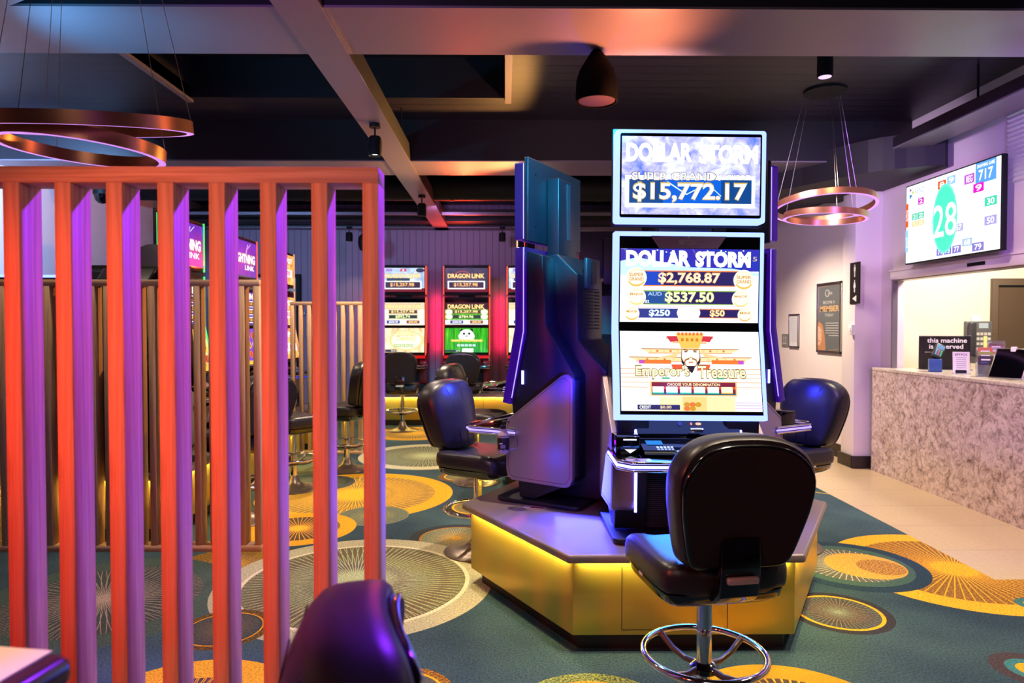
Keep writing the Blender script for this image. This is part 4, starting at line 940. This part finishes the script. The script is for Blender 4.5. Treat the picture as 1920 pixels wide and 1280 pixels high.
MB().lathe([(.055, -.18), (.055, 0), (0, 0)], blackm, 24).build('lamp_body', t); MB().lathe([(0, -.182), (.044, -.181), (.05, -.175)], emat((205, 170, 240), 1.6), 24).build('lens', t)
# dome camera and a ceiling speaker at the back
t = thing('dome_camera', 'black dome camera under the ceiling seen between the second and third slat', 'camera', (W(192, 400, Y=7.6).x, 7.6, 2.95))
MB().lathe([(.02, .55), (.02, .1), (.09, .08), (.09, 0), (0, 0)], blackm, 24).build('housing', t); MB().lathe([(0, -.10), (.04, -.09), (.07, -.06), (.085, 0)], blackg, 24).build('dome', t)
t = thing('wall_speaker', 'small black speaker under the far beam beside the tall screen end post', 'speaker', (W(682, 455, Y=10.6).x, 10.6, 2.78))
MB().lathe([(0, -.12), (.06, -.1), (.09, 0), (.08, .1), (.02, .16), (.02, .35)], blackm, 20).build('speaker_body', t); MB().lathe([(.0, -.125), (.03, -.12)], darkmetal, 12).build('speaker_grille', t)

# ------------------------------------------------------------------ back wall details
A = Art(1, 1); 
xx0 = W(540, 600, Y=11.28).x; xx1 = W(560, 600, Y=11.28).x
o = MB(); o.box(xx0 - .9, xx1 + .04, 11.24, 11.3, 0, 2.36, blackm); struct(o.build('door_1'))
o = box(xx0 - .86, xx1 - .03, 11.22, 11.24, 0, 2.3, cream).build('door_2'); struct(o)
o = tag(box(0, .5, -.01, 0, 0, .36, white_pl).build('notice_board', loc=(W(575, 600, Y=11.28).x, 11.29, 1.35)), 'pale notice board on the back wall seen through the farthest screen', 'notice board')
t = thing('switch_plate', 'small blue grey plate on the back wall behind the farthest screen', 'switch plate', (W(570, 583, Y=11.28).x, 11.295, 1.72)); box(-.035, .035, -.01, 0, -.05, .05, mat('blue_plate', (80, 100, 150), .4), bev=.002).build('plate', t); box(-.012, .012, -.014, -.01, -.02, .02, white_pl).build('rocker', t)

# ------------------------------------------------------------------ right side: counter, hatch, office
cx0 = 3.83
t = thing('service_counter', 'speckled stone service counter under the hatch at right', 'counter', (cx0, 7.08, 0))
box(0, .05, -6.2, 0, 0, 1.045, stone).build('front_panel', t)
MB().box(-.004, .137, -6.2, .02, 1.045, 1.076, stone_top, bev=.003).box(.13, .85, -6.2, -.13, 1.045, 1.076, stone_top).build('countertop', t)
box(.05, .135, -6.2, 0, .0, 1.045, blackm).build('carcass', t)
# hatch frame and shutter box
al = mat('hatch_aluminium', (150, 140, 150), .35, .6)
o = MB(); o.box(XW - .02, XW, 1.6, 6.98, 1.976, 2.06, wall_white, bev=.003); o.box(XW - .03, XW + .02, 1.6, 6.99, 2.06, 2.075, wall_white)
o.box(XW - .002, XW + .05, 6.955, 6.98, 1.076, 2.0, al); o.box(XW, XW + .13, 1.6, 6.98, 1.965, 1.976, al); struct(o.build('window_1'))
# office door
dx0 = W(1858, 600, Y=7.6).x
o = MB(); zt_ = W(1890, 522, Y=7.6).z; o.box(dx0, dx0 + 1.0, 7.57, 7.62, 0, zt_, door_m, bev=.004); o.box(dx0 + .06, dx0 + .94, 7.56, 7.575, 0, zt_ - .09, door_m); o.box(dx0 + .06, dx0 + .94, 7.558, 7.57, zt_ - .1, zt_ - .075, blackm); struct(o.build('door_3'))
# display label on the shutter box
pl_ = W(1828, 492, X=XW - .03); t = tag(Art(.22, .03, Matrix.Translation((XW - .0215, pl_.y + .11, 1.985 + .02)) @ Matrix.Rotation(-PI / 2, 4, 'Z')).mb.box(0, .22, -.001, 0, 0, .03, blackm, T=Matrix.Translation((XW - .0215, pl_.y + .11, 2.01)) @ Matrix.Rotation(-PI / 2, 4, 'Z')).build('shutter_label'), 'small black label strip on the shutter box below the television', 'label')
# television
def wall_T(X, y_far, z0): return Matrix.Translation((X, y_far, z0)) @ Matrix.Rotation(-PI / 2, 4, 'Z')
pf = W(1700, 352, X=3.84); pn = W(1875, 465, X=3.84); z_hi = pf.z; z_lo = W(1704, 493, X=3.84).z; tvw = pf.y - pn.y; tvh = z_hi - z_lo
t = thing('television', 'wall mounted television showing a lottery number board above the counter hatch', 'television', (3.84, pf.y, z_lo), -PI / 2)
box(-.012, tvw + .012, 0, .045, -.012, tvh + .012, blackm, bev=.004).build('casing', t); box(tvw * .35, tvw * .65, .045, .125, tvh * .3, tvh * .7, blackm).build('bracket', t)
A = Art(tvw, tvh, None); A.rect(0, 0, 1, 1, emat((236, 246, 255), 1.35)); 
def badge(tx, x0, y0, x1, y1, c, tc=(255, 255, 255)): A.rect(x0, y0, x1, y1, emat(c, 1)); A.txt(tx, x0 + (x1 - x0) * .2, y0 + (y1 - y0) * .15, x1 - (x1 - x0) * .2, y1 - (y1 - y0) * .15, emat(tc, 1.2), .02)
A.txt('KENO', .11, .055, .22, .12, emat((110, 130, 190), 1), .0)
for q, cc in (([(.04, .03), (.07, .05), (.04, .08)], (150, 30, 150)), ([(.07, .06), (.1, .09), (.07, .12)], (190, 220, 60)), ([(.04, .1), (.08, .13), (.04, .17)], (60, 130, 200))): A.poly(q, emat(cc, 1))
badge('8', .38, .06, .47, .16, (236, 84, 20)); badge('9', .48, .04, .57, .14, (150, 200, 236)); badge('REG', .66, .09, .76, .20, (190, 90, 210)); A.rect(.77, .0, .96, .235, emat((90, 160, 236), 1)); A.txt('DRAWING GAME', .785, .02, .945, .06, wh, .02); A.txt('717', .80, .085, .93, .205, wh, .02)
badge('2', .15, .19, .22, .275, (206, 20, 190)); badge('9', .75, .225, .85, .325, (226, 20, 200)); badge('30', .86, .41, .97, .51, (60, 214, 170)); badge('50', .86, .62, .97, .72, (170, 160, 226)); badge('21', .08, .37, .145, .455, (60, 200, 160)); badge('22', .15, .37, .225, .455, (60, 200, 160)); badge('31', .08, .47, .145, .54, (246, 210, 130)); badge('32', .15, .47, .225, .54, (246, 210, 130))
badge('57', .57, .63, .66, .72, (180, 180, 226)); badge('68', .65, .82, .75, .91, (170, 196, 226)); badge('79', .75, .89, .86, .985, (130, 120, 206)); badge('77', .55, .88, .64, .97, (130, 120, 206)); badge('73', .46, .88, .54, .97, (130, 120, 206)); badge('71', .38, .88, .45, .97, (130, 120, 206))
A.rect(0, .22, .035, .53, emat((240, 90, 30), 1)); A.txt('HEADS', .005, .3, .03, .45, wh); A.rect(0, .57, .035, .86, emat((150, 206, 240), 1)); A.txt('TAILS', .005, .66, .03, .8, wh)
A.oval(.465, .53, .135, .42, emat((110, 255, 214), 1)); A.oval(.465, .53, .12, .39, emat((80, 240, 196), 1)); A.txt('28', .34, .35, .59, .75, wh, .01)
A.mb.build('screen', t)

# posters and signs on the far right wall
def wall_sign(name, label, cat, px0, px1, pyt, pyb, X, frame, fm, fn):
    a = W(px0, pyt, X=X); b = W(px1, pyt, X=X); bot = W(px1, pyb, X=X).z; wd = a.y - b.y; ht = b.z - bot
    t = thing(name, label, cat, (X, a.y, bot), -PI / 2)
    if frame: 
        o = MB(); 
        for q in ((0, wd, 0, frame), (0, wd, ht - frame, ht), (0, frame, 0, ht), (wd - frame, wd, 0, ht)): o.box(q[0], q[1], -.012, .012, q[2], q[3], fm, bev=.002)
        o.build('frame', t)
    A = Art(wd, ht, None); A.mb.box(0, wd, .0, .01, 0, ht, fm); fn(A); A.mb.build('panel', t); return t
def member(A):
    A.rect(0, 0, 1, 1, mat('poster_slate', (92, 96, 100), .5)); g = mat('poster_gold', (196, 156, 110), .5); w_ = mat('poster_pale', (190, 186, 184), .5)
    A.oval(.42, .15, .09, .05, w_, 16); A.oval(.42, .15, .075, .042, mat('poster_slate'), 16); A.txt('Club', .45, .13, .62, .17, w_)
    A.txt('BECOME A', .25, .26, .72, .30, w_); A.txt('MEMBER', .12, .33, .9, .41, g, .02); A.txt('TODAY', .32, .44, .68, .48, w_)
    for k in range(6): A.rect(.36 if k < 5 else .5, .57 + k * .035, .88, .578 + k * .035, w_)
    A.line(.08, .05, .92, .04, .004, g); A.line(.92, .93, .5, .96, .004, g)
    h = mat('poster_hair', (170, 120, 84), .6); s_ = mat('poster_skin', (206, 160, 136), .6)
    A.poly([(0, .6), (.1, .55), (.24, .6), (.34, .76), (.38, .92), (.36, 1), (0, 1)], h); A.poly([(.01, .63), (.1, .62), (.2, .68), (.2, .82), (.12, .9), (.01, .88)], s_); A.oval(.14, .71, .02, .008, mat('dark_red'), 8); A.oval(.1, .83, .04, .01, mat('lip_rose', (170, 80, 90), .5), 10)
wall_sign('framed_poster', 'framed grey membership poster with a blonde woman on the far right wall', 'poster', 1533, 1579, 526, 664, 3.83, .03, satin, member)
def notice(A):
    A.rect(0, 0, 1, 1, mat('paper', (214, 216, 222), .6))
    for k in range(12): A.rect(.15, .14 + k * .06, .85, .15 + k * .06, mat('ink_grey', (130, 134, 150), .6))
wall_sign('framed_notice', 'small framed paper notice left of the membership poster', 'notice', 1480, 1498, 588, 652, 3.83, .02, satin, notice)
def person_shape(A, cx, y0, h, m, skirt=False, a=1.0):
    A.oval(cx, y0 + h * .08, h * .075 * a, h * .075, m, 12)
    if skirt: A.poly([(cx - h * .08 * a, y0 + h * .18), (cx + h * .08 * a, y0 + h * .18), (cx + h * .2 * a, y0 + h * .62), (cx - h * .2 * a, y0 + h * .62)], m)
    else: A.rect(cx - h * .13 * a, y0 + h * .18, cx + h * .13 * a, y0 + h * .55, m)
    A.rect(cx - h * .08 * a, y0 + h * .5, cx - h * .01 * a, y0 + h, m); A.rect(cx + h * .01 * a, y0 + h * .5, cx + h * .08 * a, y0 + h, m)
def toilets(A):
    A.rect(0, 0, 1, 1, mat('sign_black', (24, 18, 20), .4)); a = A.h / A.w; w_ = mat('sign_white', (225, 220, 222), .5)
    person_shape(A, .5, .05, .30, w_, False, a); person_shape(A, .5, .42, .30, w_, True, a); A.poly([(.28, .87), (.7, .79), (.7, .95)], w_)
wall_sign('toilet_sign', 'tall black sign with man, woman and arrow symbols on the pier', 'sign', 1594, 1612, 490, 569, 3.682, 0, blackm, toilets)
def bluesign(A):
    A.rect(0, 0, 1, 1, mat('sign_blue', (30, 80, 170), .4)); a = A.h / A.w; person_shape(A, .35, .15, .45, white_pl, False, a); person_shape(A, .68, .15, .45, white_pl, False, a); A.rect(.2, .7, .8, .76, white_pl)
wall_sign('blue_toilet_sign', 'small blue sign with two white figures on the far right wall', 'sign', 1466, 1477, 626, 650, 3.83, 0, mat('sign_blue'), bluesign)
p = W(1599, 618, X=3.68); t = thing('light_switch', 'white switch box on the pier below the black toilet sign', 'switch', (3.68, p.y, p.z)); box(-.03, .01, -.035, .035, -.055, .055, white_pl, bev=.004).build('box', t); box(-.035, -.03, -.012, .012, -.02, .02, white_pl).build('rocker', t)
p = W(1583, 813, X=3.83); t = thing('power_outlet', 'white power outlet low on the wall above the dark baseboard', 'outlet', (3.83, 7.9, .36)); box(-.01, .01, -.04, .04, -.03, .03, white_pl, bev=.002).build('plate', t); box(-.014, -.01, .01, .02, -.008, .008, white_pl).build('switch', t)

# things on the counter -------------------------------------------------------------
ct = 1.0765
def on_counter(px, py, Z=ct): return W(px, py, Z=Z)
def stand_T(X, y, rot): return (X, y, ct)
# reserved sign
t = thing('acrylic_sign', 'black sign reading this machine is reserved in a clear stand on the counter', 'sign', (4.10, 6.72, ct), math.radians(-12))
A = Art(.46, .33, None); A.mb.box(0, .46, .001, .006, 0, .34, acrylic); A.mb.box(0, .46, 0, .001, 0, .33, mat('sign_black')); A.txt('this machine', .16, .06, .93, .2, mat('sign_white'), .02); A.txt('is reserved', .2, .24, .86, .38, mat('sign_white'), .02); A.txt('please see attendant', .12, .46, .5, .5, mat('sign_white')); A.txt('thank you', .7, .46, .92, .5, mat('sign_white')); A.mb.build('panel', t)
box(0, .46, -.06, .06, 0, .005, acrylic).build('stand_foot', t)
# payment terminal
p = (4.02, 6.35); t = thing('payment_terminal', 'dark card payment terminal with lit keypad on a blue stand on the counter', 'card terminal', (p[0] + .02, p[1], ct), math.radians(-20))
TT = Matrix.Translation((0, 0, .14)) @ Matrix.Rotation(math.radians(28), 4, 'Y') @ Matrix.Rotation(math.radians(-35), 4, 'X')
MB().box(-.045, .045, -.02, .02, -.02, .15, blackp, bev=.01, T=TT).build('terminal_body', t)
A = Art(.08, .14, TT @ Matrix.Translation((-.04, -.0205, 0))); A.rect(.08, .05, .92, .4, emat((90, 150, 210), .7)); [A.rect(.12 + i * .27, .48 + j * .13, .3 + i * .27, .56 + j * .13, emat(((120, 200, 255), (240, 120, 200), (100, 230, 160))[i], .7)) for i in range(3) for j in range(4)]; A.mb.build('screen', t)
box(-.06, .04, -.04, .04, 0, .12, mat('stand_blue', (40, 80, 150), .4), bev=.004).build('stand', t)
# eftpos card
t = thing('eftpos_sign', 'small white EFTPOS notice in a clear tilted holder on the counter', 'sign', (4.02, 6.08, ct), math.radians(-25))
TT = Matrix.Rotation(math.radians(-10), 4, 'X'); A = Art(.13, .2, TT); A.mb.box(0, .13, 0, .004, 0, .2, white_pl, T=TT); A.txt('EFTPOS', .15, .08, .85, .18, mat('ink_dark', (40, 36, 60), .6), .02)
for k in range(6): A.rect(.2, .26 + k * .09, .8, .285 + k * .09, mat('ink_grey'))
A.rect(.15, .82, .8, .97, blackm); A.mb.build('card', t); box(0, .13, -.03, .05, 0, .004, acrylic).build('holder', t)
# brochure holders
cols = [(40, 38, 40), (150, 160, 60), (200, 110, 60), (150, 150, 170), (150, 90, 80)]
for j, (X_, Y__, lb) in enumerate(((4.02, 5.78, 'clear brochure holder with black and blue leaflets on the counter, nearer the edge'), (4.16, 5.84, 'taller clear brochure holder with coloured leaflets fanned upward on the counter'))):
    t = thing('brochure_holder', lb, 'brochure holder', (X_, Y__, ct), math.radians(-30))
    o = MB(); o.box(0, .13, -.06, .06, 0, .004, acrylic); o.box(0, .13, -.06, -.056, 0, .1 + .03 * j, acrylic); o.box(0, .13, .056, .06, 0, .24 + .06 * j, acrylic); o.box(0, .003, -.06, .06, 0, .12, acrylic); o.box(.127, .13, -.06, .06, 0, .12, acrylic); o.build('holder', t)
    for k in range(3 if j == 0 else 4):
        l = MB(); TT = Matrix.Translation((0, -.04 + k * .025, .006 + k * .035)) @ Matrix.Rotation(math.radians(-8), 4, 'X'); l.box(.012, .118, 0, .004, 0, .17, mat('leaflet_%d' % (k + j), cols[(k + j) % 5], .5), T=TT)
        A = Art(.106, .17, TT @ Matrix.Translation((.012, 0, 0)), .00012, l); A.rect(.2, .15, .8, .22, white_pl); A.rect(.2, .3, .6, .34, mat('stand_blue')); l.build('leaflet', t)
# tablet on white stand
t = thing('tablet_stand', 'dark tablet leaning on a white wedge stand on the counter', 'tablet', (4.05, 5.42, ct), math.radians(-65))
MB().prism([(0, 0), (.09, 0), (.055, .26), (.03, .26)], 'x', -.02, .02, white_pl, bev=.004).build('stand', t); TT = Matrix.Rotation(math.radians(-28), 4, 'X')
MB().box(-.13, .13, -.012, 0, .0, .27, satin, bev=.004, T=Matrix.Translation((0, -.075, .004)) @ TT).build('tablet', t)['label'] = 'slim dark tablet'
MB().box(-.12, .12, -.014, -.012, .01, .26, blackg, T=Matrix.Translation((0, -.075, .004)) @ TT).build('tablet_screen', t)
MB().ring(.012, .006, blackp, (0, .1, .14), 16, 8).build('cable_knob', t)
# wall phone
q0 = W(1812, 602, Y=7.2); q1 = W(1860, 668, Y=7.2); pw = q1.x - q0.x; ph = q0.z - q1.z
t = thing('wall_phone', 'grey desk phone mounted on the cream office wall behind the hatch', 'telephone', (q0.x, 7.2, q1.z))
gp = mat('phone_grey', (88, 86, 84), .45); MB().box(0, pw, 0, .05, 0, ph, gp, bev=.01).build('phone_body', t)
MB().box(pw * .04, pw * .3, -.05, 0, ph * .02, ph * .98, mat('handset_dark', (56, 54, 54), .4), bev=.02, seg=3).build('handset', t)
A = Art(pw, ph, Matrix.Translation((0, -.001, 0))); A.rect(.48, .05, .84, .2, emat((230, 230, 220), .7)); [A.rect(.4 + i * .14, .32 + j * .14, .51 + i * .14, .40 + j * .14, mat('key_pale', (190, 184, 170), .5)) for i in range(4) for j in range(4)]; A.rect(.66, .42, .8, .74, mat('key_cream', (236, 214, 130), .5)); A.mb.build('keypad', t)
box(pw * .35, pw * .6, .01, .4, -ph * .2, .0, gp).build('mount', t)
p = W(1831, 606, Y=7.6); t = thing('wall_socket', 'white wall plate with a cord above the grey phone', 'outlet', (p.x, 7.61, p.z)); box(-.055, .055, -.015, 0, -.085, .085, white_pl, bev=.004).build('plate', t); MB().tube([(0, -.016, -.03), (.01, -.05, -.06), (-.02, -.15, -.1), (-.02, -.36, -.12)], .003, blackp, 6).build('cord', t)
p = W(1867, 700, Z=ct); t = thing('small_holder', 'tiny clear holder at the back of the counter by the office door', 'holder', (4.55, p.y * 4.55 / p.x if p.x else 6, ct)); box(-.03, .03, -.02, .02, 0, .05, acrylic, bev=.004).build('holder', t); box(-.02, .02, -.012, .012, .01, .045, white_pl).build('cards', t)
# louvre vent at far right of the wall
t = thing('louvre_vent', 'white louvred vent grille high on the right wall beyond the television', 'vent', (XW - .005, W(1893, 200, X=XW).y, 2.62), -PI / 2)
box(0, .9, -.0, .01, 0, .75, wall_white).build('back_plate', t)
for k in range(20): MB().box(0, .9, -.008, .008, 0, .028, white_pl, T=Matrix.Translation((0, -.012, .01 + k * .037)) @ Matrix.Rotation(math.radians(-35), 4, 'X')).build('blade', t)

# foreground machine deck corner at the bottom left, built as a plain block ---------------------------------------
t = thing('player_deck_corner', 'blurred dark player deck corner with a cream inlay at the bottom left', 'table', (-.93, .95, 0), math.radians(-9))
box(-.35, .26, -.35, .13, .955, 1.005, mat('dark_gloss_top', (52, 32, 30), .25), bev=.02, seg=3).build('top', t)
box(-.3, .225, -.2, .122, 1.005, 1.0075, mat('cream_inlay', (235, 220, 200), .4)).build('inlay', t)['label'] = 'cream rectangle on the top'
box(-.3, -.02, -.3, .06, 0, .955, blackm).build('body', t)
lamp('SPOT', 'console_light', (-.9, .3, 2.6), (-.85, 1.0, 1.0), WARM, 90, .05, 30, .5)
